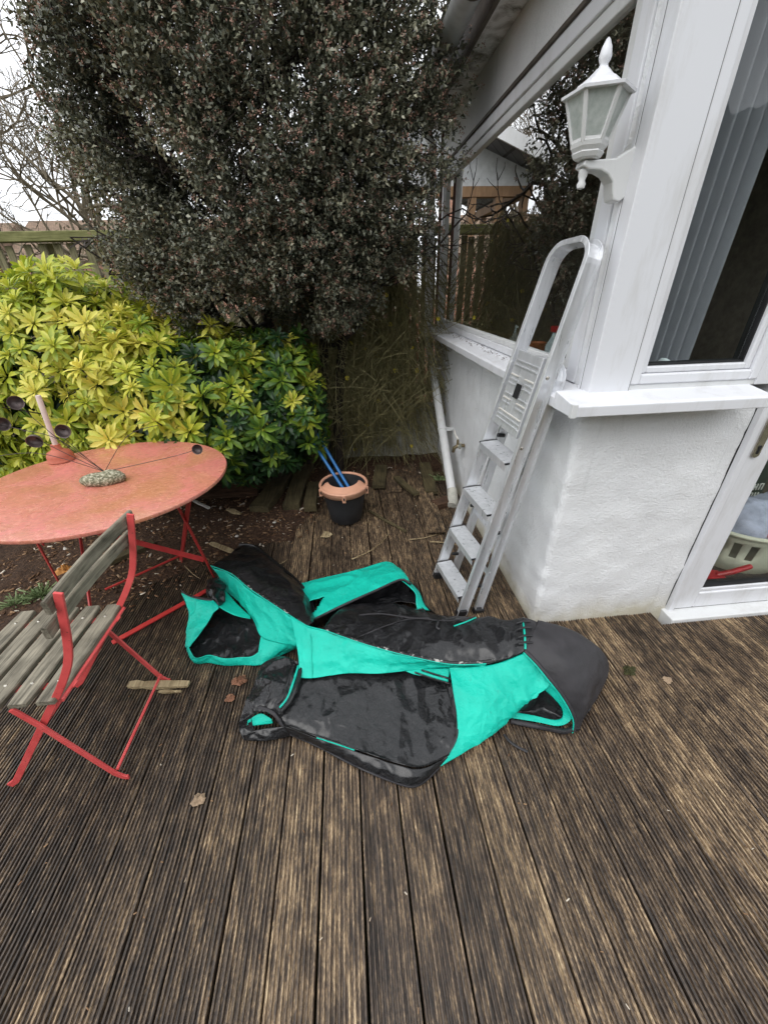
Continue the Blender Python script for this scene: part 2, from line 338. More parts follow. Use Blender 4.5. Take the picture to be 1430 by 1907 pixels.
def np_obj(name, verts, quads, mat, parent=None, vals=None, smooth=False, loc=None):
    base = np.array(root_loc(parent)) if parent else (np.array(loc) if loc is not None else np.zeros(3))
    v = (np.asarray(verts)-base).astype(np.float32); q = np.asarray(quads, np.int32)
    me = bpy.data.meshes.new(name); me.vertices.add(len(v)); me.vertices.foreach_set('co', v.ravel())
    k = q.shape[1]; me.loops.add(q.size); me.loops.foreach_set('vertex_index', q.ravel())
    me.polygons.add(len(q)); me.polygons.foreach_set('loop_start', np.arange(0, q.size, k, dtype=np.int32)); me.polygons.foreach_set('loop_total', np.full(len(q), k, np.int32))
    me.update(calc_edges=True); me.validate(); me.materials.append(mat)
    if smooth: me.polygons.foreach_set('use_smooth', [True]*len(q))
    if vals is not None:
        a = me.attributes.new('v', 'FLOAT', 'FACE'); a.data.foreach_set('value', np.asarray(vals, np.float32))
    o = bpy.data.objects.new(name, me); col.objects.link(o)
    if parent: o.parent = parent
    else: o.location = tuple(base)
    return o
def tag(o, label, cat=None, group=None, kind=None):
    if label: o['label'] = label
    if cat: o['category'] = cat
    if group: o['group'] = group
    if kind: o['kind'] = kind
    return o
def thing(name, label, cat, loc=(0, 0, 0), group=None):
    o = bpy.data.objects.new(name, None); o.empty_display_size = .05; col.objects.link(o); o.location = loc
    return tag(o, label, cat, group)
def crom(pts, n):
    pts = [Vector(p) for p in pts]
    if len(pts) == 2: return [pts[0].lerp(pts[1], i/(n-1)) for i in range(n)]
    d = [0]
    for a, b in zip(pts, pts[1:]): d.append(d[-1]+max((b-a).length, 1e-6))
    out = []; seg = 0
    for i in range(n):
        t = d[-1]*i/(n-1)
        while seg < len(pts)-2 and t > d[seg+1]: seg += 1
        u = (t-d[seg])/(d[seg+1]-d[seg]); u = max(0, min(1, u))
        p0 = pts[max(seg-1, 0)]; p1 = pts[seg]; p2 = pts[seg+1]; p3 = pts[min(seg+2, len(pts)-1)]
        out.append(.5*((2*p1)+(p2-p0)*u+(2*p0-5*p1+4*p2-p3)*u*u+(-p0+3*p1-3*p2+p3)*u**3))
    return out

# ================================================================== SETTING
g = MB(); N_ = 12; ring = []
g.add([(-250, -250, -.16), (250, -250, -.16), (250, 250, -.16), (-250, 250, -.16)], [(0, 1, 2, 3)])
tag(obj('ground', g, MT['grass']), None, kind='structure')

# deck: every grooved board is a piece of its own
deck = bpy.data.objects.new('deck', None); col.objects.link(deck); tag(deck, 'dark weathered grooved timber decking', kind='structure')
def board_mesh(name, L, w=.1205, grooves=9, th=.027, depth=.0085):
    prof = [(-w/2, -th), (-w/2, -.0018), (-w/2+.0018, 0)]
    p = (w-.008)/grooves; x = -w/2+.004
    for i in range(grooves):
        j1, j2, dd = random.uniform(-.05, .05), random.uniform(-.05, .05), depth*random.uniform(.75, 1.15)
        prof += [(x+p*(.15+j1), 0), (x+p*(.28+j1), -dd), (x+p*(.70+j2), -dd), (x+p*(.83+j2), random.uniform(-.0008, 0))]
        x += p
    prof += [(w/2-.0018, 0), (w/2, -.0018), (w/2, -th)]
    nseg = max(2, int(L/.35)); mb = MB(); n = len(prof); vs_ = []
    for j in range(nseg+1):
        jx = random.uniform(-.0012, .0012); jz = random.uniform(-.0018, .0012)
        for (a, b) in prof: vs_.append((a+jx+random.uniform(-.0005, .0005), L*j/nseg, b+jz+(random.uniform(-.0006, .0004) if b > -.02 else 0)))
    fs = [(j*n+i, j*n+i+1, (j+1)*n+i+1, (j+1)*n+i) for j in range(nseg) for i in range(n-1)]
    fs += [tuple(range(n)), tuple(range(nseg*n+n-1, nseg*n-1, -1))]
    mb.add(vs_, fs); me = bpy.data.meshes.new(name); me.from_pydata([tuple(v) for v in mb.v], [], mb.f); me.update()
    bm = bmesh.new(); bm.from_mesh(me); bmesh.ops.recalc_face_normals(bm, faces=bm.faces); bm.to_mesh(me); bm.free()
    me.materials.append(MT['deck']); return me
def board(x, y0, y1, z=0, rz=0, rx=0, w=.1205, parent=deck, name='board', mesh=None):
    o = bpy.data.objects.new(name, mesh or board_mesh(name, y1-y0, w)); col.objects.link(o); o.parent = parent
    o.location = Vector((x, y0, z)) - (root_loc(parent) if parent else Vector((0, 0, 0))); o.rotation_euler = (rx, 0, rz); return o
PITCH = .128
for k in range(-20, 24):
    xc = -.179 + PITCH*(k+.5)
    jz = random.uniform(-.002, .001)
    if xc > .86: board(xc, -1.0, 1.346 if xc < 1.5 else 1.26, jz); continue
    if xc > .80:
        board(xc-.018, -1.0, 3.55, jz, w=.085); continue
    if xc < -1.45: board(xc, -1.0, 1.35, jz); continue
    if xc < -.38: board(xc, -1.0, 2.25, jz); continue
    jy = 1.74+random.uniform(-.004, .004)
    if xc < .47: board(xc, -1.0, jy, jz); board(xc+random.uniform(-.004, .004), jy+.006, 3.2+random.uniform(-.25, .35), jz-.004, rz=random.uniform(-.006, .006))
    else: board(xc, -1.0, 3.3+random.uniform(-.3, .2), jz, rz=0)
sub = MB()
for y in np.arange(-.8, 3.6, .45): sub.box((-2.6, y, -.12), (.84 if y > 1.3 else 2.7, y+.05, -.04))
obj('joist', sub, MT['plank'], deck)

# soil that has spilt over the deck
def soil_edge(x, y):
    # > 0 inside the bed
    pts = [(-3.5, 1.33), (-1.7, 1.42), (-1.35, 1.72), (-1.05, 2.02), (-.72, 2.22), (-.45, 2.42), (-.30, 2.6), (-.24, 3.0), (.0, 3.30), (.9, 3.45)]
    for (x0, y0), (x1, y1) in zip(pts, pts[1:]):
        if x0 <= x < x1: return y - (y0+(y1-y0)*(x-x0)/(x1-x0))
    return -1
nx, ny = 190, 150; vs_ = []; xs = np.linspace(-3.4, .85, nx); ys = np.linspace(1.1, 5.2, ny)
for y in ys:
    for x in xs:
        e = soil_edge(x, y)+.14*noise.noise(Vector((x*4, y*4, 0)))+.05*noise.noise(Vector((x*14, y*14, 3)))
        t = max(0, min(1, (e+.05)/.22)); t = t*t*(3-2*t)
        z = -.012+.036*t+t*(.018*noise.noise(Vector((x*6, y*6, 1)))+.008*noise.noise(Vector((x*22, y*22, 2)))+.004*noise.noise(Vector((x*60, y*60, 2))))
        if e < -.05: z = -.05
        vs_.append((x, y, z))
sm = MB(); sm.add(vs_, [(j*nx+i, j*nx+i+1, (j+1)*nx+i+1, (j+1)*nx+i) for j in range(ny-1) for i in range(nx-1)])
tag(obj('soil', sm, MT['soil'], smooth=60), 'dark bark soil of the bed', kind='structure')

# bark chips and crumbs lying on soil and deck
def scatter(n, spot, size, name, mat, label, cat):
    V, Q, A = [], [], []
    for _ in range(n):
        x, y = spot(); e = soil_edge(x, y)
        z = .024 if e > .1 else .006+max(0, e)*.12
        L = random.uniform(*size); W = L*random.uniform(.18, .5); H = L*random.uniform(.08, .22)
        Rm = Matrix.Rotation(random.uniform(0, 6.3), 3, 'Z') @ Matrix.Rotation(random.uniform(-.35, .35), 3, 'X') @ Matrix.Rotation(random.uniform(-.3, .3), 3, 'Y')
        b = len(V)
        for sx, sy2, sz in ((-1,-1,-1),(1,-.7,-1),(.8,1,-1),(-1,.6,-1),(-.8,-.8,1),(.9,-.5,1),(.6,.8,1),(-.9,.5,1)):
            V.append(Rm @ Vector((sx*L/2, sy2*W/2, sz*H/2))+Vector((x, y, z+H*.4)))
        Q += [[b+i for i in f] for f in ((3,2,1,0),(4,5,6,7),(0,1,5,4),(1,2,6,5),(2,3,7,6),(3,0,4,7))]
        A += [min(1, max(0, random.gauss(.48, .26)))]*6
    o = np_obj(name, V, Q, mat, vals=A); return tag(o, label, cat, kind='stuff')
def on_bed():
    while True:
        x = random.uniform(-2.3, .7); y = random.uniform(1.2, 3.4)
        if soil_edge(x, y) > random.uniform(-.25, .1): return x, y
scatter(4600, on_bed, (.008, .034), 'bark_litter', MT['chips'], 'brown bark chips strewn over the soil under the table', 'bark chips')
def on_deck():
    while True:
        x = random.uniform(-1.3, 1.7); y = random.uniform(.1, 3.2)
        if (x > .84 and y > 1.3): continue
        if random.random() < .12+.88*(1/(1+math.exp(-(y-1.75)*5))) and soil_edge(x, y) < .1: return x, y
scatter(900, on_deck, (.004, .013), 'deck_crumbs', MT['chips'], 'tiny crumbs of bark scattered on the deck boards', 'crumbs')

# ================================================================== HOUSE EXTENSION
WX, WY = .855, 1.35
house = thing('conservatory', 'white rendered extension with big side window and glazed white door', 'building', (1.6, 2.4, 0))
path = []
def seg(a, b, st):
    n = max(1, int((Vector(b)-Vector(a)).length/st)); return [Vector(a).lerp(Vector(b), i/n) for i in range(n)]
path += seg((WX, 3.95), (WX, WY+.03), .025)
for a in np.linspace(0, math.pi/2, 6): path.append(Vector((WX+.028-.028*math.cos(a), WY+.028-.028*math.sin(a))))
path += seg((WX+.034, WY), (1.556, WY), .02)+[Vector((1.556, WY))]
zs = np.arange(-.12, 1.105, .024); vs_ = []
for z in zs:
    for p in path:
        d = .0055*noise.noise(Vector((p.x*9, p.y*9, z*9)))+.003*noise.noise(Vector((p.x*30, p.y*30, z*30)))
        near = math.exp(-((p.x-WX)**2+(p.y-WY)**2)/.004); d += near*.008*noise.noise(Vector((1, 2, z*16)))
        nrm = Vector((-1, 0)) if p.y > WY+.02 and p.x < WX+.01 else (Vector((0, -1)) if p.x > WX+.035 else Vector((-.7, -.7)))
        flare = max(0, .06-z)*.12
        vs_.append((p.x+nrm.x*(d+flare), p.y+nrm.y*(d+flare), z))
n = len(path); wm = MB(); wm.add(vs_, [(j*n+i, j*n+i+1, (j+1)*n+i+1, (j+1)*n+i) for j in range(len(zs)-1) for i in range(n-1)])
obj('wall', wm, MT['render'], house, smooth=70)
up = MB()
up.box((WX, 1.375, 1.13), (WX+.12, 1.44, 2.5))                 # narrow rendered pier by the corner
up.box((WX, 1.36, 2.262), (WX+.12, 3.95, 2.62)); up.box((WX, 3.885, 1.13), (WX+.12, 3.95, 2.262))
up.box((.86, WY+.01, 2.62), (3.3, WY+.14, 3.0))
obj('wall', up, MT['render'], house)
inn = MB()
inn.box((.93, 1.5, -.1), (.97, 3.9, 1.1)); inn.box((.99, 1.47, -.1), (1.556, 1.5, 1.1)); inn.box((.93, 3.82, -.1), (3.3, 3.9, 2.6)); inn.box((3.2, 1.4, -.1), (3.3, 3.9, 2.6)); inn.box((.975, 1.42, 2.5), (3.3, 3.9, 2.58))
obj('inner_wall', inn, MT['inwall'], house)
obj('inner_floor', MB().box((.98, 1.42, -.06), (3.2, 3.82, .012)), MT['carpet'], house)
obj('inner_worktop', MB().box((.915, 1.5, 1.105), (1.3, 3.8, 1.125)), MT['wood_in'], house)
# corner cladding on the front face
cl = MB(); cl.box((.838, 1.316, 1.148), (.985, 1.372, 2.62)); obj('corner_cladding', cl, MT['upvc'], house, bevel=.003)
cl = MB(); cl.box((.836, 1.372, 1.148), (.853, 1.388, 2.62)); obj('corner_trim', cl, MT['upvc'], house, bevel=.002)
obj('cladding_joint', MB().box((.9851, 1.3175, 1.15), (.9862, 1.34, 2.62)), MT['darkgap'], house); obj('cladding_joint', MB().box((.8375, 1.3715, 1.15), (.8385, 1.3735, 2.62)), MT['darkgap'], house)
# sills
pf = [(.735, 1.098), (.735, 1.133), (.745, 1.140), (.866, 1.158), (.866, 1.098)]
sl_ = MB().prism([(x, 1.349, z) for x, z in pf], (0, 2.58, 0)); obj('sill', sl_, MT['upvc'], house, bevel=.003)
pf = [(1.217, 1.098), (1.217, 1.133), (1.227, 1.140), (1.3485, 1.158), (1.3485, 1.098)]
sl_ = MB().prism([(.7345, y, z) for y, z in pf], (.722, 0, 0)); obj('sill', sl_, MT['upvc'], house, bevel=.003)
obj('sill_end_cap', MB().box((.7325, 1.2145, 1.096), (.752, 1.232, 1.1425)), MT['upvc2'], house, bevel=.002)
# window in the side wall
ws_parts = [((.848, 1.441, 2.205), (.9, 3.884, 2.258)), ((.848, 1.441, 1.16), (.9, 1.505, 2.2045)), ((.848, 3.82, 1.16), (.9, 3.884, 2.2045)), ((.848, 1.5055, 1.16), (.9, 3.8195, 1.195))]
wsm = MB()
for lo, hi in ws_parts: wsm.box(lo, hi)
ws = obj('window_frame', wsm, MT['upvc'], house, bevel=.004)
def wf(parts, nm, m=MT['upvc'], par=ws, bev=.004):
    mb = MB()
    for lo, hi in parts: mb.box(lo, hi)
    return obj(nm, mb, m, house if par is None else par, bevel=bev)
wf([((.858, 1.506, 2.165), (.892, 3.819, 2.2045)), ((.858, 1.506, 1.1955), (.892, 1.552, 2.1645)), ((.858, 3.78, 1.1955), (.892, 3.819, 2.1645)), ((.858, 1.5525, 1.1955), (.892, 3.7795, 1.222))], 'glazing_bead', MT['upvc2'])
obj('pane', MB().box((.876, 1.552, 1.222), (.880, 3.78, 2.165)), MT['glass'], ws)
obj('head_strip', MB().box((.838, 1.40, 2.2585), (.854, 3.9, 2.272)), MT['fascia'], house)  # dark strip along the gap line above the window frame
# window in the front wall
def frame_front(x0, x1, z0, z1, fw, y0, y1, par, nm, m, bev=.005):
    return wf([((x0, y0, z0), (x0+fw, y1, z1)), ((x1-fw, y0, z0), (x1, y1, z1)), ((x0+fw+.0005, y0, z0), (x1-fw-.0005, y1, z0+fw))], nm, m, par, bev)
wn = frame_front(.986, 1.47, 1.173, 2.7, .034, 1.318, 1.4, None, 'window_frame', MT['upvc'])
obj('base_trim', MB().box((.986, 1.325, 1.152), (1.47, 1.4, 1.172)), MT['upvc2'], wn, bevel=.002)
frame_front(1.021, 1.435, 1.208, 2.7, .022, 1.33, 1.39, wn, 'sash_bar', MT['upvc'])
frame_front(1.0435, 1.4125, 1.2305, 2.7, .006, 1.343, 1.385, wn, 'gasket', MT['darkgap'], 0)
obj('pane', MB().box((1.049, 1.352, 1.236), (1.407, 1.356, 2.7)), MT['doorglass'], wn)
obj('mullion', MB().box((1.471, 1.322, 1.152), (1.556, 1.42, 2.7)), MT['upvc'], house, bevel=.003)
# door
obj('door_jamb', MB().box((1.557, 1.322, .002), (1.585, 1.44, 2.7)), MT['upvc'], house, bevel=.003)
obj('threshold', MB().box((1.535, 1.262, -.06), (2.75, 1.45, .0175)), MT['upvc2'], house, bevel=.006)
obj('frame_gap', MB().box((1.5855, 1.3275, .018), (1.5875, 1.42, 2.7)), MT['darkgap'], house); obj('frame_gap', MB().box((1.588, 1.3345, .0178), (2.7, 1.42, .0208)), MT['darkgap'], house); obj('frame_gap', MB().box((1.5545, 1.3465, .002), (1.5568, 1.40, 1.097)), MT['darkgap'], house)
dr = obj('door', MB().box((1.588, 1.330, .021), (1.692, 1.40, 2.7)), MT['upvc'], house, bevel=.006)
obj('bottom_rail', MB().box((1.6925, 1.330, .021), (2.7, 1.40, .118)), MT['upvc'], dr, bevel=.006)
obj('glazing_bead', MB().box((1.6925, 1.338, .1185), (2.7, 1.395, .138)), MT['upvc'], dr, bevel=.004)
obj('glazing_bead', MB().box((1.6925, 1.338, .1385), (1.705, 1.395, 2.7)), MT['upvc'], dr, bevel=.003)
obj('gasket', MB().box((1.7055, 1.347, .1385), (2.7, 1.39, .149)), MT['darkgap'], dr)
obj('pane', MB().box((1.7055, 1.360, .1495), (2.7, 1.364, 2.7)), MT['doorglass'], dr)
hp = MB(); hp.prism([(1.617+.017*math.cos(a), 1.3295, (.875 if math.sin(a) < 0 else 1.085)+.017*math.sin(a)) for a in np.linspace(0, 2*math.pi, 20, endpoint=False)], (0, -.009, 0))
hd = obj('handle_plate', hp, MT['chrome'], dr, bevel=.002)
hk = MB(); hk.tube([(1.617, 1.3198, .905), (1.617, 1.3175, .905)], .007, 12); hk.box((1.613, 1.3172, .876), (1.621, 1.3202, .905)); obj('keyhole', hk, MT['darkgap'], hd)
hl = MB(); hl.tube([(1.617, 1.321, 1.015), (1.617, 1.285, 1.015), (1.63, 1.276, 1.015), (1.73, 1.274, 1.012)], [.011, .010, .010, .009], 10); obj('lever', hl, MT['chrome'], hd, smooth=50)
# eaves: soffit, fascia, gutter, roof
obj('soffit', MB().box((.722, 1.2, 2.498), (WX-.002, 3.95, 2.515)), MT['soffit'], house)
obj('fascia', MB().box((.700, 1.2, 2.478), (.7205, 3.95, 2.66)), MT['fascia'], house)
gt = MB(); prof = [(.612+.058*math.cos(a), 2.545+.058*math.sin(a)) for a in np.linspace(math.pi, 2*math.pi, 13)]
prof += [(.612+.053*math.cos(a), 2.545+.053*math.sin(a)) for a in np.linspace(2*math.pi, math.pi, 13)]
gt.prism([(x, 1.05, z) for x, z in prof], (0, 2.95, 0)); gto = obj('gutter', gt, MT['gutter'], house, smooth=40)
for yb in (1.6, 2.35, 3.1, 3.8): obj('gutter_bracket', MB().prism([(.612+.062*math.cos(a), yb, 2.545+.062*math.sin(a)) for a in np.linspace(math.pi, 2*math.pi, 12)]+[(.699, yb, 2.56), (.699, yb, 2.60), (.66, yb, 2.57)], (0, .025, 0)), MT['fascia'], gto)
obj('roof', MB().prism([(.64, 1.05, 2.66), (3.4, 1.05, 3.5), (3.4, 1.05, 3.6), (.62, 1.05, 2.70)], (0, 2.95, 0)), MT['slate'], house)

# downpipe, fixed to the wall by clips
dp = thing('downpipe', 'grubby white plastic downpipe slanting along the rendered wall', 'drainpipe', (.78, 2.7, 0))
obj('pipe', MB().tube([(.70, 3.905, 2.5), (.765, 3.905, 2.40), (.775, 3.905, 1.2)], .034, 14), MT['upvc2'], dp, smooth=50)
el = crom([(.775, 3.905, 1.21), (.775, 3.90, 1.13), (.772, 3.86, 1.03)], 6); obj('elbow', MB().tube(el, .039, 14), MT['upvc2'], dp, smooth=50)
obj('pipe', MB().tube([(.772, 3.875, 1.06), (.755, 2.62, .06)], .034, 14), MT['upvc2'], dp, smooth=50)
obj('shoe', MB().tube([(.756, 2.66, .10), (.752, 2.58, .035), (.735, 2.54, .018)], [.038, .04, .036], 12), MT['stonewall'], dp, smooth=50)
for t in (.22, .62): 
    c = Vector((.772, 3.875, 1.06)).lerp(Vector((.755, 2.62, .06)), t); ax = Vector((0, 1.255, 1.0)).normalized()
    mb = MB().tube([c-ax*.012, c+ax*.012], .039, 14); mb.box((c.x, c.y-.012, c.z-.012), (.853, c.y+.012, c.z+.012)); obj('clip', mb, MT['upvc2'], dp, smooth=50)
tag(obj('cable_pipe', MB().tube([(.825, 3.80, 1.16), (.82, 3.80, 2.45)], .012, 8), MT['wood_in'], smooth=60, loc=(.82, 3.8, 1.16)), 'thin rusty brown pipe running up beside the side window', 'pipe')
tp = thing('garden_tap', 'small dull brass outdoor tap on the white wall by the downpipe', 'tap', (.84, 2.72, .42))
obj('body', MB().tube([(.853, 2.74, .425), (.80, 2.74, .425), (.775, 2.74, .41), (.770, 2.745, .375)], [.014, .016, .014, .011], 10), MT['brass'], tp, smooth=50)
obj('valve', MB().tube([(.80, 2.74, .43), (.80, 2.745, .475)], [.012, .008], 8), MT['brass'], tp, smooth=50)
obj('lever', MB().tube([(.80, 2.74, .475), (.79, 2.79, .50), (.79, 2.815, .52)], [.008, .007, .006], 8), MT['gravel'], tp, smooth=50)
obj('side_pipe', MB().tube([(.81, 2.74, .425), (.80, 2.68, .43), (.795, 2.655, .48)], [.011, .011, .008], 8), MT['stonewall'], tp, smooth=50)

# wall lantern
ln = thing('wall_lantern', 'white six sided carriage lantern on a curved bracket by the corner', 'wall lamp', (.845, 1.385, 1.76))
LC = Vector((.712, 1.385, 0)); PH = R_(40)
pl = MB()
oval = [(WX-.001, 1.395+.03*math.cos(a), 1.762+(.048 if math.sin(a) > 0 else -.048)+.016*math.sin(a)) for a in np.linspace(0, 2*math.pi, 16, endpoint=False)]
pl.prism(oval, (-.016, 0, 0)); obj('back_plate', pl, MT['upvc2'], ln, bevel=.003)
ar = MB()
armo = [(.842, 1.700), (.842, 1.815), (.79, 1.788), (.735, 1.785), (.70, 1.785), (.697, 1.772), (.715, 1.764), (.75, 1.762), (.775, 1.752), (.793, 1.735), (.80, 1.71), (.806, 1.695), (.825, 1.69)]
ar.prism([(x, 1.367, z) for x, z in armo], (0, .050, 0)); obj('bracket', ar, MT['upvc2'], ln, bevel=.004)
obj('bracket_drop', MB().lathe([(.0, 0), (.010, .003), (.012, .012), (.008, .02), (.012, .03), (.013, .045)], (.710, 1.387, 1.722), 12), MT['upvc2'], ln, smooth=60)
def hexring(r, z): return [(LC.x+r*math.cos(PH+i*math.pi/3), LC.y+r*math.sin(PH+i*math.pi/3), z) for i in range(6)]
def hexloft(mb, rz, closed=True):
    b = []
    for r, z in rz: b += hexring(r, z)
    fs = [(j*6+i, j*6+(i+1) % 6, (j+1)*6+(i+1) % 6, (j+1)*6+i) for j in range(len(rz)-1) for i in range(6)]
    if closed: fs += [tuple(range(5, -1, -1)), tuple(range(len(rz)*6-6, len(rz)*6))]
    return mb.add(b, fs)
obj('base', hexloft(MB(), [(.030, 1.786), (.036, 1.790), (.042, 1.800), (.040, 1.803), (.047, 1.812), (.050, 1.822), (.047, 1.824)]), MT['upvc2'], ln)
RB, RTp, ZB, ZT = .045, .077, 1.822, 1.914
for i in range(6):
    a = Vector(hexring(RB, ZB)[i]); b = Vector(hexring(RTp, ZT)[i]); a2 = Vector(hexring(RB, ZB)[(i+1) % 6]); b2 = Vector(hexring(RTp, ZT)[(i+1) % 6])
    out = (a-Vector((LC.x, LC.y, ZB))).normalized()
    obj('glazing_bar', MB().bar(a, b, .010, .008, up=out), MT['upvc2'], ln)
    obj('cage_rail', MB().bar(a+Vector((0, 0, .003)), a2+Vector((0, 0, .003)), .006, .009), MT['upvc2'], ln)
    cc = lambda p, k=.97: Vector((LC.x+(p.x-LC.x)*k, LC.y+(p.y-LC.y)*k, p.z))
    q = [cc(a), cc(a2), cc(b2), cc(b)]; mid = (q[0]+q[2])/2; nn = (q[1]-q[0]).cross(q[3]-q[0]).normalized()*.002
    obj('pane', MB().prism(q, nn), MT['lampglass'], ln)
obj('lamp_holder', MB().tube([(LC.x, LC.y, 1.824), (LC.x, LC.y, 1.865)], .014, 12), MT['upvc2'], ln, smooth=50)
rf = hexloft(MB(), [(.082, 1.913), (.091, 1.914), (.092, 1.920), (.072, 1.924), (.060, 1.931), (.054, 1.939), (.046, 1.943), (.032, 1.952), (.022, 1.960), (.016, 1.966), (.012, 1.968)]); obj('lamp_roof', rf, MT['upvc'], ln)
obj('finial', MB().lathe([(.0, 1.964), (.012, 1.966), (.010, 1.974), (.014, 1.980), (.0155, 1.988), (.012, 2.004), (.005, 2.018), (.0, 2.022)], (LC.x, LC.y, 0), 14), MT['upvc'], ln, smooth=60)

# ------------------------------------------------------------------ things inside the extension
bk = thing('laundry_basket', 'cream plastic laundry basket with square holes behind the door glass', 'basket', (2.28, 1.70, .012))
seg_n = 40; lev = [(.20, .0), (.225, .05), (.235, .105), (.245, .16), (.255, .21), (.262, .255)]
def bring(r, z, k): a = 2*math.pi*k/seg_n; return (2.28+r*1.05*math.cos(a), 1.70+r*.82*math.sin(a), .014+z)
mb = MB(); vs_ = [bring(r, z, k) for r, z in lev for k in range(seg_n)]; fs = []
for j in range(len(lev)-1):
    for k in range(seg_n):
        if j in (2, 4-1) and k % 2 == 0 and not (27 <= k <= 33): continue
        fs.append((j*seg_n+k, j*seg_n+(k+1) % seg_n, (j+1)*seg_n+(k+1) % seg_n, (j+1)*seg_n+k))
fs.append(tuple(range(seg_n))); mb.add(vs_, fs); bo = obj('basket_wall', mb, MT['basket'], bk, smooth=40); sm_ = bo.modifiers.new('s', 'SOLIDIFY'); sm_.thickness = .006
obj('rim', MB().tube([Vector(bring(.27, .262, k)) for k in range(seg_n+1)], .013, 8), MT['basket'], bk, smooth=60)
def heap(name, c, r, h_, mat, label, cat, seed):
    nn = 26; mb = MB(); vs_ = []
    for j in range(9):
        for k in range(nn):
            a = 2*math.pi*k/nn; t = j/8; rr = r*math.cos(t*math.pi/2)**.6; p = Vector((math.cos(a)*rr*1.1, math.sin(a)*rr*.8, h_*math.sin(t*math.pi/2)))
            d = noise.noise(p*14+Vector((seed, 0, 0)))*.03; vs_.append(Vector(c)+p*(1+d*4)+Vector((0, 0, d)))
    mb.add(vs_, [(j*nn+k, j*nn+(k+1) % nn, (j+1)*nn+(k+1) % nn, (j+1)*nn+k) for j in range(8) for k in range(nn)])
    return tag(obj(name, mb, mat, smooth=60, loc=c), label, cat)
heap('folded_clothes', (2.32, 1.72, .22), .22, .17, MT['laundry1'], 'lilac washing piled in the basket', 'laundry', 1)
heap('folded_clothes', (2.38, 1.60, .25), .15, .08, MT['laundry2'], 'rose striped washing on top of the basket', 'laundry', 5)
bgt = thing('shopping_bag', 'dark green carrier bag with white print standing behind the basket', 'bag', (2.36, 2.05, .012))
mb = MB(); vs_ = []; fs = []; nk = 24
for j, (z, sc) in enumerate([(0, .9), (.12, 1), (.25, 1), (.40, .96), (.52, .9)]):
    for k in range(nk):
        a = 2*math.pi*k/nk; x = math.copysign(abs(math.cos(a))**.4, math.cos(a))*.24*sc; y = math.copysign(abs(math.sin(a))**.4, math.sin(a))*.11*sc
        d = .012*noise.noise(Vector((x*12, y*12, z*12))); vs_.append((2.36+x+d, 2.05+y+d, .014+z))
for j in range(4):
    for k in range(nk): fs.append((j*nk+k, j*nk+(k+1) % nk, (j+1)*nk+(k+1) % nk, (j+1)*nk+k))
obj('bag_body', mb.add(vs_, fs), MT['bag'], bgt, smooth=50)
hs = MB().strip([(2.23, 1.96, .50), (2.25, 1.95, .62), (2.38, 1.94, .66), (2.49, 1.95, .62), (2.51, 1.96, .50)], .05, .004, (0, 0.2, 1)); obj('bag_handle', hs, MT['bagwhite'], bgt)
pb = MB()
for r_ in range(4):
    for q in range(9):
        x = 2.185+q*.038+.006*(r_ % 2); z0 = .155+r_*.062
        pb.box((x, 1.928, z0), (x+.005, 1.934, z0+.042)); pb.box((x+.019, 1.9283, z0), (x+.024, 1.9337, z0+.042)); pb.box((x+.0052, 1.9286, z0+.018+.02*((q+r_) % 2)), (x+.0188, 1.9334, z0+.023+.02*((q+r_) % 2)))
obj('print', pb, MT['bagwhite'], bgt)
tag(obj('dust_pan', MB().prism([(1.86, 1.47, .035), (1.97, 1.45, .035), (1.98, 1.52, .035), (1.88, 1.56, .035)], (0, 0, .05)).tube([(1.94, 1.49, .08), (2.0, 1.47, .11), (2.10, 1.47, .14)], [.014, .015, .014], 10), MT['redplastic'], bevel=.006, loc=(1.92, 1.5, .012)), 'red plastic dustpan lying just inside the door', 'dustpan')
rg = MB(); vs_ = []; nn = 22
for j in range(12):
    for i in range(nn):
        x = 1.80+.34*i/(nn-1); y = 1.41+.10*j/11; edge = min(i, nn-1-i, j, 11-j); vs_.append((x+.01*noise.noise(Vector((x*30, y*30, 0))), y, .014+.022*min(1, edge/2)+.012*noise.noise(Vector((x*45, y*45, 2)))))
tag(obj('floor_cloth', rg.add(vs_, [(j*nn+i, j*nn+i+1, (j+1)*nn+i+1, (j+1)*nn+i) for j in range(11) for i in range(nn-1)]), MT['rug'], smooth=70, loc=(1.8, 1.46, .014)), 'blue and white mop cloth on the floor inside the door', 'cloth')
ct = MB(); vs_ = []; nn = 140
for j in range(2):
    for i in range(nn):
        t = i/(nn-1); vs_.append((1.07+.33*t+.03*j*t, 1.60+.030*math.sin(t*42+.9*math.sin(t*9)), 1.13+j*1.36))
ct.add(vs_, [(i, i+1, nn+i+1, nn+i) for i in range(nn-1)]); tag(obj('curtain', ct, MT['curtain'], smooth=70, loc=(1.15, 1.6, 1.13)), 'grey curtain hanging in folds behind the front window', 'curtain')
tag(obj('inner_frame_post', MB().box((.99, 1.47, 1.126), (1.045, 1.56, 2.5)), MT['wood_in'], loc=(1.02, 1.5, 1.126)), 'brown wooden post at the left edge inside the front window', 'post')
heap('cloth_cap', (1.24, 1.47, 1.127), .055, .10, MT['cloth'], 'pale blue cloth item with a loop on the inner windowsill', 'cloth', 9)
sb = thing('soap_dispenser', 'soap pump bottle standing inside the side window', 'bottle', (1.0, 2.42, 1.126))
obj('bottle', MB().lathe([(0, 0), (.034, .001), (.036, .03), (.034, .07), (.02, .085), (.013, .095), (.013, .105), (0, .106)], (1.0, 2.42, 1.127), 16), MT['bottle'], sb, smooth=60)
obj('pump', MB().tube([(1.0, 2.42, 1.232), (1.0, 2.42, 1.27)], .006, 8).tube([(1.0, 2.42, 1.27), (.99, 2.38, 1.268)], .007, 8), MT['cloth'], sb, smooth=60)
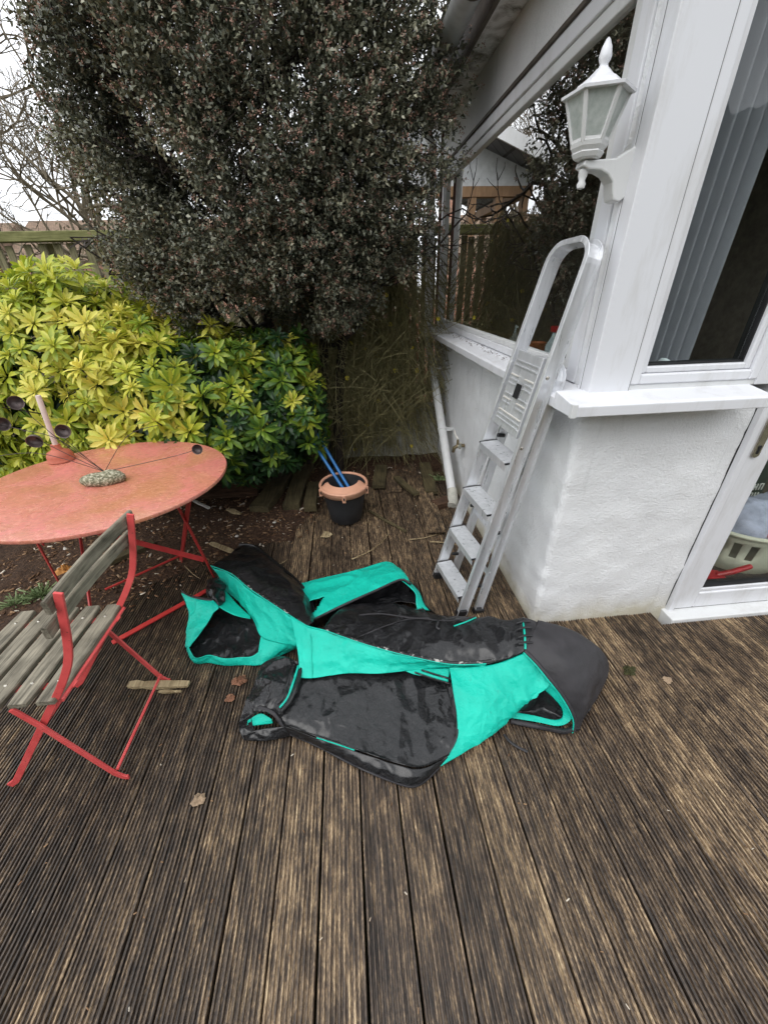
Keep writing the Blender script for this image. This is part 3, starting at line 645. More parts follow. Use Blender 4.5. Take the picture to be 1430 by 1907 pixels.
sb = thing('spray_bottle', 'white spray bottle inside the side window beside the ladder', 'bottle', (1.02, 1.98, 1.126))
obj('bottle', MB().lathe([(0, 0), (.036, .001), (.036, .09), (.015, .13), (.012, .15), (0, .151)], (1.02, 1.98, 1.127), 16), MT['cloth'], sb, smooth=60)
obj('trigger', MB().box((1.005, 1.93, 1.278), (1.035, 2.01, 1.305)), MT['redplastic'], sb, bevel=.004)
tag(obj('plant_pot', MB().lathe([(0, 0), (.035, .001), (.048, .08), (.05, .085), (.044, .085), (.04, .07), (0, .07)], (1.02, 2.16, 1.127), 18), MT['orange'], smooth=50, loc=(1.02, 2.16, 1.127)), 'small orange pot inside the side window', 'pot')

# ================================================================== BEYOND THE DECK
fence = thing('fence', 'mossy picket fence with flat top rail behind the shrubs', 'fence', (-1, 4.0, 0))
x = -4.9
pk = [MB().prism([(-.026, 0, -.1), (.026, 0, -.1), (.026, 0, 1.846), (-.026, 0, 1.846)], (0, .018, 0)) for _ in range(1)][0]
pm = bpy.data.meshes.new('picket'); pm.from_pydata([tuple(v) for v in pk.v], [], pk.f); pm.materials.append(MT['greywoodz']); pm.update()
while x < 1.1:
    o = bpy.data.objects.new('picket', pm); col.objects.link(o); o.parent = fence; o.location = Vector((x+random.uniform(-.008, .008), 4.012+random.uniform(0, .004), random.uniform(-.02, 0)))-fence.location; o.rotation_euler = (0, random.uniform(-.012, .012), random.uniform(-.05, .05)); x += .082 if x > -1.8 else .115
obj('rail', MB().box((-5, 3.955, 1.847), (1.15, 4.06, 1.915)), MT['railwood'], fence, bevel=.006)
obj('rail', MB().box((-5, 4.032, .5), (1.15, 4.07, .6)), MT['railwood'], fence)
for xp in (-4.2, -2.35, -.55, 1.1): obj('post', MB().box((xp-.045, 4.071, -.15), (xp+.045, 4.16, 1.846)), MT['greywoodz'], fence, bevel=.005)
gw = MB(); vs_ = []; nx, nz = 44, 16
for j in range(nz):
    for i in range(nx):
        xx = -.25+1.10*i/(nx-1); zz = -.05+.52*j/(nz-1); vs_.append((xx, 3.60+.03*noise.noise(Vector((xx*6, 0, zz*6)))+(.05 if j == nz-1 else 0), zz+(.02*noise.noise(Vector((xx*5, 3, 0))))))
gw.add(vs_, [(j*nx+i, j*nx+i+1, (j+1)*nx+i+1, (j+1)*nx+i) for j in range(nz-1) for i in range(nx-1)]).box((-.25, 3.66, -.05), (.85, 3.93, .45))
tag(obj('garden_wall', gw, MT['stonewall'], smooth=60, loc=(.3, 3.7, 0)), 'low pale rough garden wall behind the hanging jasmine', 'wall')
# neighbour's timber sunroom (it shows in the side window's reflection and through the shrub)
sr = thing('timber_sunroom', 'timber framed sunroom with grey roof beyond the fence', 'building', (.3, 6.5, -.1))
obj('wall', MB().box((-.6, 5.8, -.15), (2.4, 5.95, 1.3)), MT['brick'], sr)
for xp in (-.55, -.22, .10, .42, .9, 1.4, 1.9, 2.35): obj('post', MB().box((xp-.04, 5.8, 1.301), (xp+.04, 5.9, 2.37)), MT['timber'], sr)
obj('wall_plate', MB().box((-.62, 5.79, 2.371), (2.42, 5.91, 2.47)), MT['timber'], sr)
obj('gable_panel', MB().prism([(-.6, 5.82, 2.471), (2.4, 5.82, 2.471), (2.4, 5.82, 3.66), (-.6, 5.82, 2.60)], (0, .06, 0)), MT['gutter'], sr)
for yp in (6.6, 7.4, 8.2): obj('post', MB().box((-.59, yp, -.1), (-.51, yp+.09, 2.37)), MT['timber'], sr)
obj('wall_plate', MB().box((-.6, 5.911, 2.371), (-.5, 8.3, 2.47)), MT['timber'], sr)
obj('roof', MB().prism([(-.78, 5.5, 2.56), (2.7, 5.5, 3.81), (2.7, 5.5, 3.90), (-.78, 5.5, 2.65)], (0, 3.0, 0)), MT['slate'], sr)
obj('bargeboard', MB().prism([(-.80, 5.47, 2.54), (2.7, 5.47, 3.80), (2.7, 5.47, 3.93), (-.80, 5.47, 2.67)], (0, .028, 0)), MT['upvc2'], sr)
# terraced houses far behind
def far_house(x, y, w_, d_, hgt, ridge, label, chim):
    t = thing('terraced_house', label, 'house', (x+w_/2, y, -.15), 'far terraced houses')
    obj('wall', MB().box((x, y, -.15), (x+w_, y+d_, hgt)), MT['brick'], t)
    r = obj('roof', MB().prism([(x-.2, y-.35, hgt), (x-.2, y+d_/2, ridge), (x-.2, y+d_+.3, hgt)], (w_+.4, 0, 0)), MT['rooftile'], t)
    obj('chimney', MB().box((x+chim, y+d_/2-.4, ridge-.6), (x+chim+.9, y+d_/2+.4, ridge+1.1)), MT['brick'], r)
    for k in range(2):
        for zz in (1.0,):
            xx = x+1.0+k*(w_-3.2)
            f = obj('window', MB().box((xx, y-.05, zz), (xx+1.2, y-.001, zz+1.3)), MT['upvc'], t); obj('pane', MB().box((xx+.08, y-.06, zz+.08), (xx+1.12, y-.051, zz+1.22)), MT['darkgap'], f)
far_house(-27, 27, 8, 7, 3.0, 5.1, 'brown tiled far house at the left edge beyond the bare tree', 1)
far_house(-18.5, 28, 8, 7, 3.0, 5.3, 'far brick house with chimney glimpsed through the left of the shrub', 5.5)
far_house(-10, 28, 8, 7, 3.0, 5.3, 'far brick house with chimney glimpsed through the middle of the shrub', 4.2)

# ================================================================== STEP LADDER
ld = thing('step_ladder', 'folded aluminium step ladder leaning against the window sill', 'ladder', (.53, 1.58, 0))
def lerp3(a, b, t): return Vector(a).lerp(Vector(b), t)
L0, L1 = Vector((.452, 1.75, .003)), Vector((.775, 1.615, 1.54)); R0, R1 = Vector((.505, 1.442, .003)), Vector((.775, 1.372, 1.54))
lean = (L1-L0).normalized(); acr = (L0-R0).normalized(); dep = lean.cross(acr).normalized()
if dep.x < 0: dep = -dep
def channel(mb, pts, w_=.056, t_=.0035, lip=.018, inward=1):
    # U section: web faces outward, lips turn to the inside
    pts = [Vector(p) for p in pts]; n = len(pts); vs_ = []; fs = []
    cs = [(-w_/2, lip), (-w_/2, 0), (w_/2, 0), (w_/2, lip), (w_/2-t_, lip), (w_/2-t_, t_), (-w_/2+t_, t_), (-w_/2+t_, lip)]
    for i, p in enumerate(pts):
        t = (pts[min(i+1, n-1)]-pts[max(i-1, 0)]).normalized(); s_ = t.cross(dep).normalized()*inward
        for a, b in cs: vs_.append(p+dep*a+s_*b)
    for i in range(n-1):
        for k in range(8): a = i*8+k; b = i*8+(k+1) % 8; fs.append((a, b, b+8, a+8))
    fs += [tuple(range(8)), tuple(range(n*8-1, n*8-9, -1))]
    return mb.add(vs_, fs)
topmid = (L1+R1)/2; loop = [R0, lerp3(R0, R1, .5), R1]
rad = .055
up_ = lean
for a in np.linspace(0, math.pi/2, 7)[1:]: loop.append(R1+acr*(rad*(1-math.cos(a)))+up_*(rad*math.sin(a)))
for a in np.linspace(math.pi/2, 0, 7)[:-1]: loop.append(L1-acr*(rad*(1-math.cos(a)))+up_*(rad*math.sin(a)))
loop += [L1, lerp3(L0, L1, .5), L0]
obj('front_frame', channel(MB(), loop, inward=-1), MT['alu'], ld, bevel=.002)
for z in (.125, .37, .615, .86):
    a = lerp3(L0, L1, z/1.54)-acr*.004; b = lerp3(R0, R1, z/1.54)+acr*.004
    fl = Vector((1, 0, 0)); fl = (fl-acr*fl.dot(acr)).normalized(); dn_ = Vector((0, 0, -1)); mb = MB()
    vs_ = []; n = 13; prof = [(-.042, -.034), (-.044, -.034), (-.044, 0)]
    for i in range(n): prof += [(-.042+.084*(i+.15)/n, .0), (-.042+.084*(i+.35)/n, .0016), (-.042+.084*(i+.65)/n, .0016), (-.042+.084*(i+.85)/n, .0)]
    prof += [(.044, 0), (.044, -.034), (.042, -.034), (.042, -.002), (-.042, -.002)]
    for p in (a, b): vs_ += [p+fl*u+Vector((0, 0, v)) for u, v in prof]
    m = len(prof); mb.add(vs_, [(i, (i+1) % m, (i+1) % m+m, i+m) for i in range(m)]+[tuple(range(m)), tuple(range(2*m-1, m-1, -1))])
    tr = obj('tread', mb, MT['alu'], ld)
    for p, sg in ((a, -1), (b, 1)):
        obj('tread_end_cap', MB().bar(p-fl*.046+Vector((0, 0, -.001)), p+fl*.046+Vector((0, 0, -.001)), .006, .007, up=(0, 0, 1)), MT['blackplastic'], tr)
# folded platform in the plane of the front frame
t0, t1 = .955/1.54, 1.255/1.54; fo = -dep*.026
a0, a1 = lerp3(L0, L1, t0)-acr*.02+fo, lerp3(R0, R1, t0)+acr*.02+fo; b0, b1 = lerp3(L0, L1, t1)-acr*.02+fo, lerp3(R0, R1, t1)+acr*.02+fo
pt = obj('platform', MB().prism([a0, a1, b1, b0], dep*.02), MT['alu'], ld, bevel=.003)
for k in (.10, .16, .22, .33, .39, .45, .58, .64, .70, .82, .88):
    for u0, u1 in (((.06, .94),) if k < .3 or k > .75 else ((.06, .36), (.62, .94))):
        q0 = lerp3(a0, b0, k).lerp(lerp3(a1, b1, k), u0); q1 = lerp3(a0, b0, k).lerp(lerp3(a1, b1, k), u1)
        obj('platform_rib', MB().bar(q0-dep*.0012, q1-dep*.0012, .005, .003, up=dep), MT['gravel'] if k in (.22, .39, .70) else MT['alu'], pt)
q = lambda u, v: lerp3(a0, b0, v).lerp(lerp3(a1, b1, v), u)-dep*.0005
obj('sticker', MB().prism([q(.40, .44), q(.60, .44), q(.60, .62), q(.40, .62)], -dep*.0015), MT['darkgap'], pt)
# rear support frame, folded flat behind
off = dep*.098
rl = [R0+off+acr*.01, lerp3(R0, R1, .4)+dep*.075+acr*.008, lerp3(R0, R1, .76)+dep*.05+acr*.004]
pe = rl[-1]; 
for a in np.linspace(0, math.pi/2, 6)[1:]: rl.append(pe+acr*(.05*(1-math.cos(a)))+lean*(.06*math.sin(a)))
ll = [L0+off-acr*.01, lerp3(L0, L1, .4)+dep*.075-acr*.008, lerp3(L0, L1, .76)+dep*.05-acr*.004]
for a in np.linspace(0, math.pi/2, 6)[1:]: ll.append(Vector(ll[2])-acr*(.05*(1-math.cos(a)))+lean*(.06*math.sin(a)))
obj('rear_frame', channel(MB(), rl+ll[::-1], w_=.045, inward=-1), MT['alu'], ld, bevel=.002)
for t in (.17, .30): obj('rear_bar', MB().bar(lerp3(R0, R1, t)+dep*.085, lerp3(L0, L1, t)+dep*.085, .03, .006, up=dep), MT['alu'], ld, bevel=.002)
for t in (.12, .33, .58): 
    for s0, s1, sg in ((R0, R1, 1), (L0, L1, -1)): obj('spacer_pin', MB().tube([lerp3(s0, s1, t)+dep*.03+acr*.012*sg, lerp3(s0, s1, t)+dep*.065+acr*.012*sg], .009, 10), MT['blackplastic'], ld, smooth=50)
for p in (R0, L0, R0+off, L0+off): obj('foot', MB().bar(p+Vector((0, 0, -.002)), p+lean*.035, .03, .058, up=dep), MT['blackplastic'], ld, bevel=.003)
for t in (.775, .60): obj('rivet', MB().lathe([(0, .004), (.007, .003), (.009, 0)], lerp3(R0, R1, t)-acr*.001, 12, axis=-acr), MT['chrome'], ld, smooth=60)

# ================================================================== ROUND TABLE
tb = thing('round_table', 'round weathered coral red metal garden table with folding legs', 'table', (-1.185, 1.815, 0))
TC = Vector((-1.185, 1.815, 0)); TR = .548; TZ = .72
mb = MB(); mb.lathe([(0, TZ-.012), (TR-.03, TZ-.010), (TR-.010, TZ-.018), (TR-.003, TZ-.016), (TR, TZ-.008), (TR-.003, TZ-.001), (TR-.012, TZ), (TR*.66, TZ-.003), (TR*.33, TZ-.004), (0, TZ-.004)], TC, 72, sx=1.01, sy_=.955)
obj('tabletop', mb, MT['table'], tb, smooth=50)
def leg(a, b, w_=.024, h_=.007, nm='leg', par=tb, m='redtable', up=(0, 0, 1)): return obj(nm, MB().bar(a, b, w_, h_, up=up), MT[m], par, bevel=.0015)
sideup = Vector((.5, .85, 0))
leg((-.735, 1.62, .705), (-1.125, 2.088, .008), up=(.6, .5, .3)); leg((-.855, 1.70, .70), (-.853, 1.877, .008), up=(1, .2, 0))
leg((-1.60, 1.72, .705), (-1.30, 1.46, .6), up=(.3, 1, 0)); leg((-1.32, 1.46, .70), (-1.77, 1.95, .01), up=(.6, .5, .3)); leg((-1.52, 2.10, .70), (-1.30, 1.50, .16), up=(1, .3, 0))
leg((-1.40, 1.88, .40), (-.87, 1.85, .18), .006, .030, 'brace', up=(0, .3, 1)); leg((-1.43, 1.81, .055), (-1.09, 2.08, .07), .010, .010, 'stretcher'); leg((-1.235, 1.45, .008), (-.86, 1.80, .012), .030, .008, 'foot_bar', up=(0, 0, 1))
leg((-.86, 1.62, .700), (-1.50, 1.62, .700), .02, .012, 'under_rail'); leg((-.86, 2.02, .700), (-1.50, 2.02, .700), .02, .012, 'under_rail')

# stone with wires carrying tin cups
ss = thing('cup_sculpture', 'speckled stone with thin wires carrying small tin cups on the table', 'ornament', (-1.165, 1.785, TZ))
mb = MB(); vs_ = []; nn = 26
for j in range(14):
    for k in range(nn):
        t = math.pi*j/13; a = 2*math.pi*k/nn; p = Vector((math.sin(t)*math.cos(a)*.098, math.sin(t)*math.sin(a)*.05, math.cos(t)*.034))
        p *= 1+.22*noise.noise(p*16+Vector((4, 1, 2)))+.07*noise.noise(p*50)
        p = Matrix.Rotation(.22, 3, 'Z') @ p; p.z = max(p.z, -.022); vs_.append(p+Vector((-1.165, 1.785, TZ+.019)))
mb.add(vs_, [(j*nn+k, j*nn+(k+1) % nn, (j+1)*nn+(k+1) % nn, (j+1)*nn+k) for j in range(13) for k in range(nn)])
n = NT('speckled_stone'); v = n.pos(); n.set(n.ramp(n.noise(v, 110, 4, .6), [(.38, S(84, 84, 66)), (.5, S(128, 124, 98)), (.62, S(196, 190, 168))]), .85); n.bump(n.noise(v, 70, 4), .5, .005)
obj('stone', mb, n.m, ss, smooth=50)
root = Vector((-1.165, 1.80, TZ+.045)); 
cups = [((30, 750), 1.80, (.55, -.75, .30), .028, [(-1.28, 1.80, .90)]), ((5, 790), 1.78, (.85, -.45, .15), .028, [(-1.30, 1.80, .93), (-1.42, 1.79, .985)]), ((65, 822), 1.76, (.25, -.85, -.25), .030, [(-1.28, 1.79, .86), (-1.38, 1.78, .95)]), ((118, 803), 1.80, (.15, -.95, .12), .030, [(-1.22, 1.80, .84), (-1.29, 1.80, .97)]), ((368, 837), 1.86, (.15, -.9, .25), .024, [(-1.05, 1.83, .775), (-.86, 1.86, .80)])]
for (px, py), Y, ax, r, via in cups:
    c = AY(px, py, Y); ax = Vector(ax).normalized()
    w_ = obj('wire', MB().tube(crom([root]+via+[c-ax*r*.9], 14), .0016, 5), MT['wire'], ss)
    pr = [(.0, -r*.95), (r*.55, -r*.85), (r*.9, -r*.45), (r*1.0, 0), (r*1.02, .004), (r*.94, .003), (r*.88, -r*.4), (r*.5, -r*.78), (0, -r*.86)]
    obj('cup', MB().lathe(pr, c, 22, axis=ax), MT['cup'], ss, smooth=60)
for e in ((-1.66, 1.80, .86), (-.93, 1.95, .93)): obj('wire', MB().tube(crom([root, root.lerp(Vector(e), .5)+Vector((0, 0, .06)), e], 10), .0015, 5), MT['wire'], ss)

pg = thing('plunger', 'sink plunger with pale wooden handle and terracotta rubber cup on table', 'plunger', (-1.555, 2.11, TZ))
obj('rubber_cup', MB().lathe([(.060, .001), (.064, .004), (.063, .010), (.060, .013), (.060, .030), (.051, .050), (.030, .060), (.024, .066), (.022, .09), (.0, .091)], (-1.555, 2.11, TZ-.002), 28), MT['terracotta'], pg, smooth=50)
pt_ = Vector((-1.53, 2.115, TZ+.335)); obj('handle', MB().tube([(-1.555, 2.11, TZ+.06), pt_, pt_+Vector((.0004, 0, .006))], [.0125, .0125, .010], 16), MT['pale'], pg, smooth=50)

# ================================================================== FOLDING CHAIR (back towards the house)
ch = thing('folding_chair', 'red metal folding chair with grey weathered wooden slats', 'chair', (-1.06, 1.01, 0))
def aleg(Y, s):
    pts = [(-1.275, Y, .008), (-1.262, Y, .012), (-1.245, Y, .03), (-1.02, Y, .335), (-.945, Y, .435), (-.885, Y, .52), (-.838, Y, .60), (-.808, Y, .68), (-.785, Y, .76), (-.762, Y, .845)]
    return crom(pts, 26)
for Y in (.822, 1.215):
    obj('leg', MB().strip(aleg(Y, 1), .008, .022, (0, 1, 0)), MT['red'], ch, bevel=.0015)
for Y in (.806, 1.20):
    pts = [(-.868, Y, .006), (-.882, Y, .009), (-.905, Y, .04), (-1.018, Y+.002, .335), (-1.062, Y+.003, .43), (-1.30, Y+.006, .44)]
    obj('leg', MB().strip(crom(pts[:3], 6)[:-1]+[Vector(p) for p in pts[2:5]], .008, .019, (0, 1, 0)), MT['red'], ch, bevel=.0015)
obj('stretcher', MB().tube([(-.895, .812, .05), (-.895, 1.198, .05)], .0055, 8), MT['red'], ch, smooth=50)
obj('stretcher', MB().tube([(-1.03, .826, .315), (-1.03, 1.21, .315)], .0055, 8), MT['red'], ch, smooth=50)
obj('seat_rail', MB().tube([(-.925, .822, .432), (-.925, 1.215, .432)], .0065, 8), MT['red'], ch, smooth=50)
obj('seat_rail', MB().tube([(-1.30, .83, .432), (-1.30, 1.21, .432)], .0065, 8), MT['red'], ch, smooth=50)
for Y in (.878, 1.155): obj('seat_bearer', MB().strip([(-.915, Y, .432), (-1.12, Y, .434), (-1.31, Y, .436)], .022, .005, (0, 1, 0)), MT['red'], ch)
for i, xc in enumerate((-.958, -1.037, -1.115, -1.193, -1.272)):
    wv = .031 if i else .030
    vs_ = []; nn = 7; mb = MB()
    prof = [(-wv, 0), (wv, 0), (wv, .013), (wv-.004, .016), (-wv+.004, .016), (-wv, .013)]
    for j in range(nn):
        t = j/(nn-1); y = .806+.412*t+.004*i*0; k = 1-(.16 if j in (0, nn-1) else 0)
        for u, v_ in prof: vs_.append((xc+u*k+.0012*noise.noise(Vector((xc*30, y*9, 1))), y, .4375+v_+.0015*noise.noise(Vector((xc*20, y*8, 5)))))
    fs = [(j*6+k, j*6+(k+1) % 6, (j+1)*6+(k+1) % 6, (j+1)*6+k) for j in range(nn-1) for k in range(6)]+[tuple(range(6)), tuple(range(nn*6-1, nn*6-7, -1))]
    sl2 = obj('seat_slat', mb.add(vs_, fs), MT['greywood'], ch)
    for yy in (.878, 1.155): obj('bolt', MB().lathe([(0, .003), (.004, .002), (.0055, 0)], (xc, yy, .4533), 10), MT['chrome'], sl2)
for z0, z1, xx, ya, yb in ((.794, .836, -.790, .800, 1.262), (.724, .763, -.813, .786, 1.250)):
    mb = MB(); vs_ = []; nn = 9
    for j in range(nn):
        t = j/(nn-1); y = ya+(yb-ya)*t; bow = -.012*math.sin(math.pi*t)
        zj = .0015*noise.noise(Vector((y*9, z0*30, 0)))
        for dx, dz in ((-.0075, z0), (.0075, z0), (.0075, z1-.004), (.004, z1), (-.004, z1), (-.0075, z1-.004)): vs_.append((xx+bow+dx, y, dz+zj))
    fs = [(j*6+k, j*6+(k+1) % 6, (j+1)*6+(k+1) % 6, (j+1)*6+k) for j in range(nn-1) for k in range(6)]+[tuple(range(6)), tuple(range(nn*6-1, nn*6-7, -1))]
    obj('back_slat', mb.add(vs_, fs), MT['greywood'], ch)

# ================================================================== BUCKET, POLES, PLANTER, PLANKS
bu = thing('mop_bucket', 'black mop bucket with pink wringer lid on the far boards', 'bucket', (-.075, 2.52, 0))
BC = Vector((-.075, 2.52, .002))
mb = MB(); mb.lathe([(0, .0), (.112, .0), (.118, .008), (.132, .10), (.147, .20), (.158, .27), (.153, .27), (.142, .20), (.127, .10), (.112, .012), (0, .012)], BC, 40, sx=1.0, sy_=1.12)
obj('bucket_body', mb, MT['bucket'], bu, smooth=50)
def brim(a, r=.165, z=.272): return BC+Vector((r*math.cos(a), r*1.12*math.sin(a), z))
obj('rim', MB().tube([brim(a) for a in np.linspace(0, 2*math.pi, 41)], .011, 8, cap=False), MT['pink'], bu, smooth=60)
wr = MB(); nn = 26; ang = np.linspace(math.pi*1.06, math.pi*1.94, nn); vs_ = []
for (r, z, yo) in ((.172, .238, 0), (.172, .276, 0), (.150, .281, 0), (.128, .300, 0), (.112, .305, 0), (.106, .300, 0), (.100, .24, .0), (.085, .17, .0)):
    for a in ang: vs_.append(BC+Vector((r*math.cos(a)*1.0, r*1.12*math.sin(a)+yo, z)))
wr.add(vs_, [(j*nn+i, j*nn+i+1, (j+1)*nn+i+1, (j+1)*nn+i) for j in range(7) for i in range(nn-1)]); wo_ = obj('wringer', wr, MT['pink'], bu, smooth=40); sm_ = wo_.modifiers.new('s', 'SOLIDIFY'); sm_.thickness = .003
for a in (math.pi*1.12, math.pi*1.5, math.pi*1.88):
    p = brim(a, .172, .25); obj('rim_clip', MB().box(p-Vector((.012, .006, .03)), p+Vector((.012, .006, .024))), MT['pink'], wo_, bevel=.003); obj('clip_slot', MB().box(p-Vector((.005, .0075, .012)), p+Vector((.005, .0058, .008))), MT['darkgap'], wo_)
for nm, lab, a, b in (('blue_pole', 'blue mop pole with a worn patch standing in the bucket', AY(622, 884, 2.62), AY(583, 825, 2.78)), ('blue_pole', 'second blue pole standing in the bucket, nearer the jasmine', AY(634, 882, 2.66), AY(594, 815, 2.84))):
    d = (b-a); tag(obj(nm, MB().tube([a-d*.75, b+d*2.3], .0115, 12), MT['blue'], smooth=50, loc=a-d*.75), lab, 'pole', 'blue poles in the bucket')
pn = thing('planter_box', 'wooden planter clad in grooved brown boards under the yellow bush', 'planter', (-1.4, 3.2, 0))
for i in range(3):
    me = board_mesh('board', 1.32, .118); me.materials.clear(); me.materials.append(MT['plankx'])
    o = bpy.data.objects.new('board', me); col.objects.link(o); o.parent = pn; o.location = Vector((-.79, 2.905, .085+.122*i))-pn.location; o.rotation_euler = (R_(90), 0, R_(90))
    o.rotation_euler = Matrix(((0, -1, 0), (0, 0, -1), (1, 0, 0))).to_euler()
obj('base_rail', MB().box((-2.1, 2.898, -.02), (-.785, 2.94, .022)), MT['plankx'], pn)
obj('side_panel', MB().box((-.83, 2.936, 0), (-.79, 3.6, .39)), MT['plank'], pn)
obj('planter_soil', MB().box((-2.1, 2.937, 0), (-.832, 3.6, .34)), MT['soil'], pn)
def plank(a, b, w_, th, label, m='plank', name='loose_plank', tilt=0):
    a = Vector(a); b = Vector(b); d = (b-a); L = d.length; mb = MB(); nseg = 8; vs_ = []
    x = d.normalized().cross(Vector((0, 0, 1))).normalized(); u = x.cross(d.normalized())
    for j in range(nseg+1):
        p = a+d*j/nseg; e = .006*noise.noise(p*7); wk = 1.0 if m != 'rot' else (.35+.65*math.sin(math.pi*min(1, max(0, .12+.8*j/nseg)))**.6)*(1+.35*noise.noise(p*40))
        for sx, sz in ((-1, -1), (1, -1), (1, .85), (.94, 1), (-.94, 1), (-1, .85)): vs_.append(p+x*(sx*wk*w_/2+e)+u*(sz*wk*th/2+.003*noise.noise(p*13+Vector((sx, sz, 0)))))
    fs = [(j*6+k, j*6+(k+1) % 6, (j+1)*6+(k+1) % 6, (j+1)*6+k) for j in range(nseg) for k in range(6)]+[tuple(range(6)), tuple(range((nseg+1)*6-1, nseg*6-1, -1))]
    return tag(obj(name, mb.add(vs_, fs), MT[m], loc=a), label, 'plank')
plank((-.725, 2.63, .05), (-.60, 3.22, .06), .15, .055, 'short mossy plank beside the planter, leftmost of three')
plank((-.485, 2.63, .05), (-.445, 3.34, .065), .125, .06, 'longest mossy plank, middle of three left of the bucket')
plank((-.345, 2.60, .045), (-.338, 3.0, .05), .095, .055, 'narrow mossy plank right behind the bucket, rightmost of three')
plank((-.76, 2.98, .05), (-.70, 3.28, .40), .10, .03, 'green slimy board leaning at the end of the planter')
for x, y0, y1, z, rz, rx, lab in ((.532, 2.18, 2.84, .055, -.06, -.03, 'grooved deck board lying loose across the others by the downpipe'), (.33, 2.86, 3.22, .03, .05, .02, 'rotten stub of deck board standing proud near the garden wall')):
    o = bpy.data.objects.new('loose_deck_board', board_mesh('loose_deck_board', y1-y0)); col.objects.link(o); o.location = (x, y0, z); o.rotation_euler = (rx, 0, rz); tag(o, lab, 'deck board')
plank((.20, 2.92, .03), (.26, 3.3, .05), .11, .03, 'mossy board end lying loose behind the bucket')
plank((.62, 2.75, .03), (.66, 3.3, .05), .10, .03, 'dark board lying loose close along the rendered wall')
plank((-.98, 2.68, .04), (-.86, 2.60, .04), .03, .02, 'small broken stake on the soil in front of the planter', 'rot', 'broken_stake')
plank((.36, 3.02, .06), (.48, 2.66, .075), .05, .02, 'splintered strip of wood lying slanted on the far boards', 'plank', 'wood_strip')
plank((.10, 2.56, .012), (.335, 2.24, .012), .018, .012, 'thin dark stick lying right of the bucket', 'plank', 'stick')
plank((.60, 2.56, .02), (.74, 2.62, .02), .09, .05, 'broken brick coloured block at the foot of the downpipe', 'plankx', 'block')
plank((-1.04, 1.19, .012), (-.775, 1.165, .014), .035, .018, 'split pale piece of wood on the deck behind the chair', 'rot', 'wood_offcut')
plank((-.90, 1.148, .006), (-.80, 1.135, .006), .016, .008, 'thin pale splinter beside the split piece of wood', 'rot', 'wood_splinter')
plank((-1.28, 2.86, .04), (-1.12, 2.72, .04), .02, .012, 'grey plastic strip on the soil below the planter', 'gravel', 'plastic_strip')
plank((-.98, 2.24, .035), (-.80, 2.12, .03), .04, .012, 'brown shard of bark on the soil behind the cover', 'rot', 'bark_shard')
plank((-1.56, 2.1, .04), (-1.36, 2.28, .04), .06, .03, 'dark broken timber lying on the soil under the table', 'plank', 'broken_timber')
def twig(pts, r, lab): tag(obj('twig', MB().tube(crom([Vector(p)+Vector((0, 0, .006)) for p in pts], 12), [r*(1-.6*i/11) for i in range(12)], 5), MT['rot'], loc=pts[0]), lab, 'twig')
twig([G(655, 1043), G(690, 1027), G(712, 1010), G(723, 995)], .004, 'curved pale twig on the boards in front of the bucket')
twig([G(505, 1055), G(525, 1050), G(537, 1042)], .003, 'short twig on the boards behind the left flap of the cover')
twig([G(762, 1006), G(790, 1003), G(818, 995)], .004, 'twig on the boards to the left of the ladder')
twig([G(800, 1010), G(830, 1012), G(850, 1016)], .006, 'thicker stick beside the ladder foot')
twig([G(345, 1055), G(360, 1070), G(375, 1080)], .003, 'small twig on the soil by the table leg')
def scrap(px, py, r, lab, m, cat, name, hgt=.012, z=.004):
    c = G(px, py, z); mb = MB(); nn = 30; vs_ = []; nj = 12; o_ = Vector((px, py, 0))
    for j in range(nj):
        for k in range(nn):
            a = 2*math.pi*k/nn; t = j/(nj-1); q_ = Vector((math.cos(a), math.sin(a), 0))
            rr = r*(1-t)*(1+.5*noise.noise(q_*1.3+o_)+.35*noise.noise(q_*4+o_)); p = c+Vector((rr*math.cos(a), rr*math.sin(a)*.8, 0))
            p.z += max(0, hgt*math.sin(t*1.5)*(.75+.9*noise.noise(p*60)+.7*noise.noise(p*150))); vs_.append(p)
    mb.add(vs_, [(j*nn+k, j*nn+(k+1) % nn, (j+1)*nn+(k+1) % nn, (j+1)*nn+k) for j in range(nj-1) for k in range(nn)])
    tag(obj(name, mb, MT[m], smooth=35, loc=c), lab, cat)
scrap(370, 1490, .024, 'pale tuft of dry fibre alone on the near boards', 'tan', 'debris', 'fibre_tuft', .02)
scrap(1172, 1249, .03, 'round cushion of olive moss right of the cover', 'moss', 'moss', 'moss_cushion', .022)
scrap(446, 1268, .030, 'rusty orange clump of moss beside the cover', 'rust', 'moss', 'moss_clump', .022)
scrap(428, 1300, .022, 'brownish rooty crumbs below the rusty moss clump', 'rust', 'debris', 'root_crumbs', .012)
scrap(608, 997, .035, 'lump of crumbling wood in front of the bucket', 'rot', 'wood', 'wood_lump', .03)
scrap(122, 1063, .055, 'curled ochre dead leaf on the soil under the table', 'ochre', 'leaf', 'dead_leaf', .035, .03)
scrap(1242, 1266, .02, 'brown crumb patch on the boards in front of the door', 'tan', 'debris', 'crumb_patch', .006)
for i, (px, py, d) in enumerate(((122, 1022, 'large white pebble on the soil between the table legs'), (511, 973, 'white pebble on the soil left of the bucket'), (441, 999, 'small white pebble near the table top\'s right end'), (262, 1012, 'pebble behind the chair back'))): scrap(px, py, .012, d, 'gravel', 'pebble', 'pebble', .014, .028)
tag(obj('ribbon', MB().tube(crom([G(938, 1368, .006), G(950, 1382, .008), G(965, 1392, .006), G(982, 1400, .006)], 14), .005, 6), MT['matte'], loc=G(938, 1368, .006)), 'short black strap end lying on the boards', 'strap')
ts = MB(); vs_ = []; nn = 24
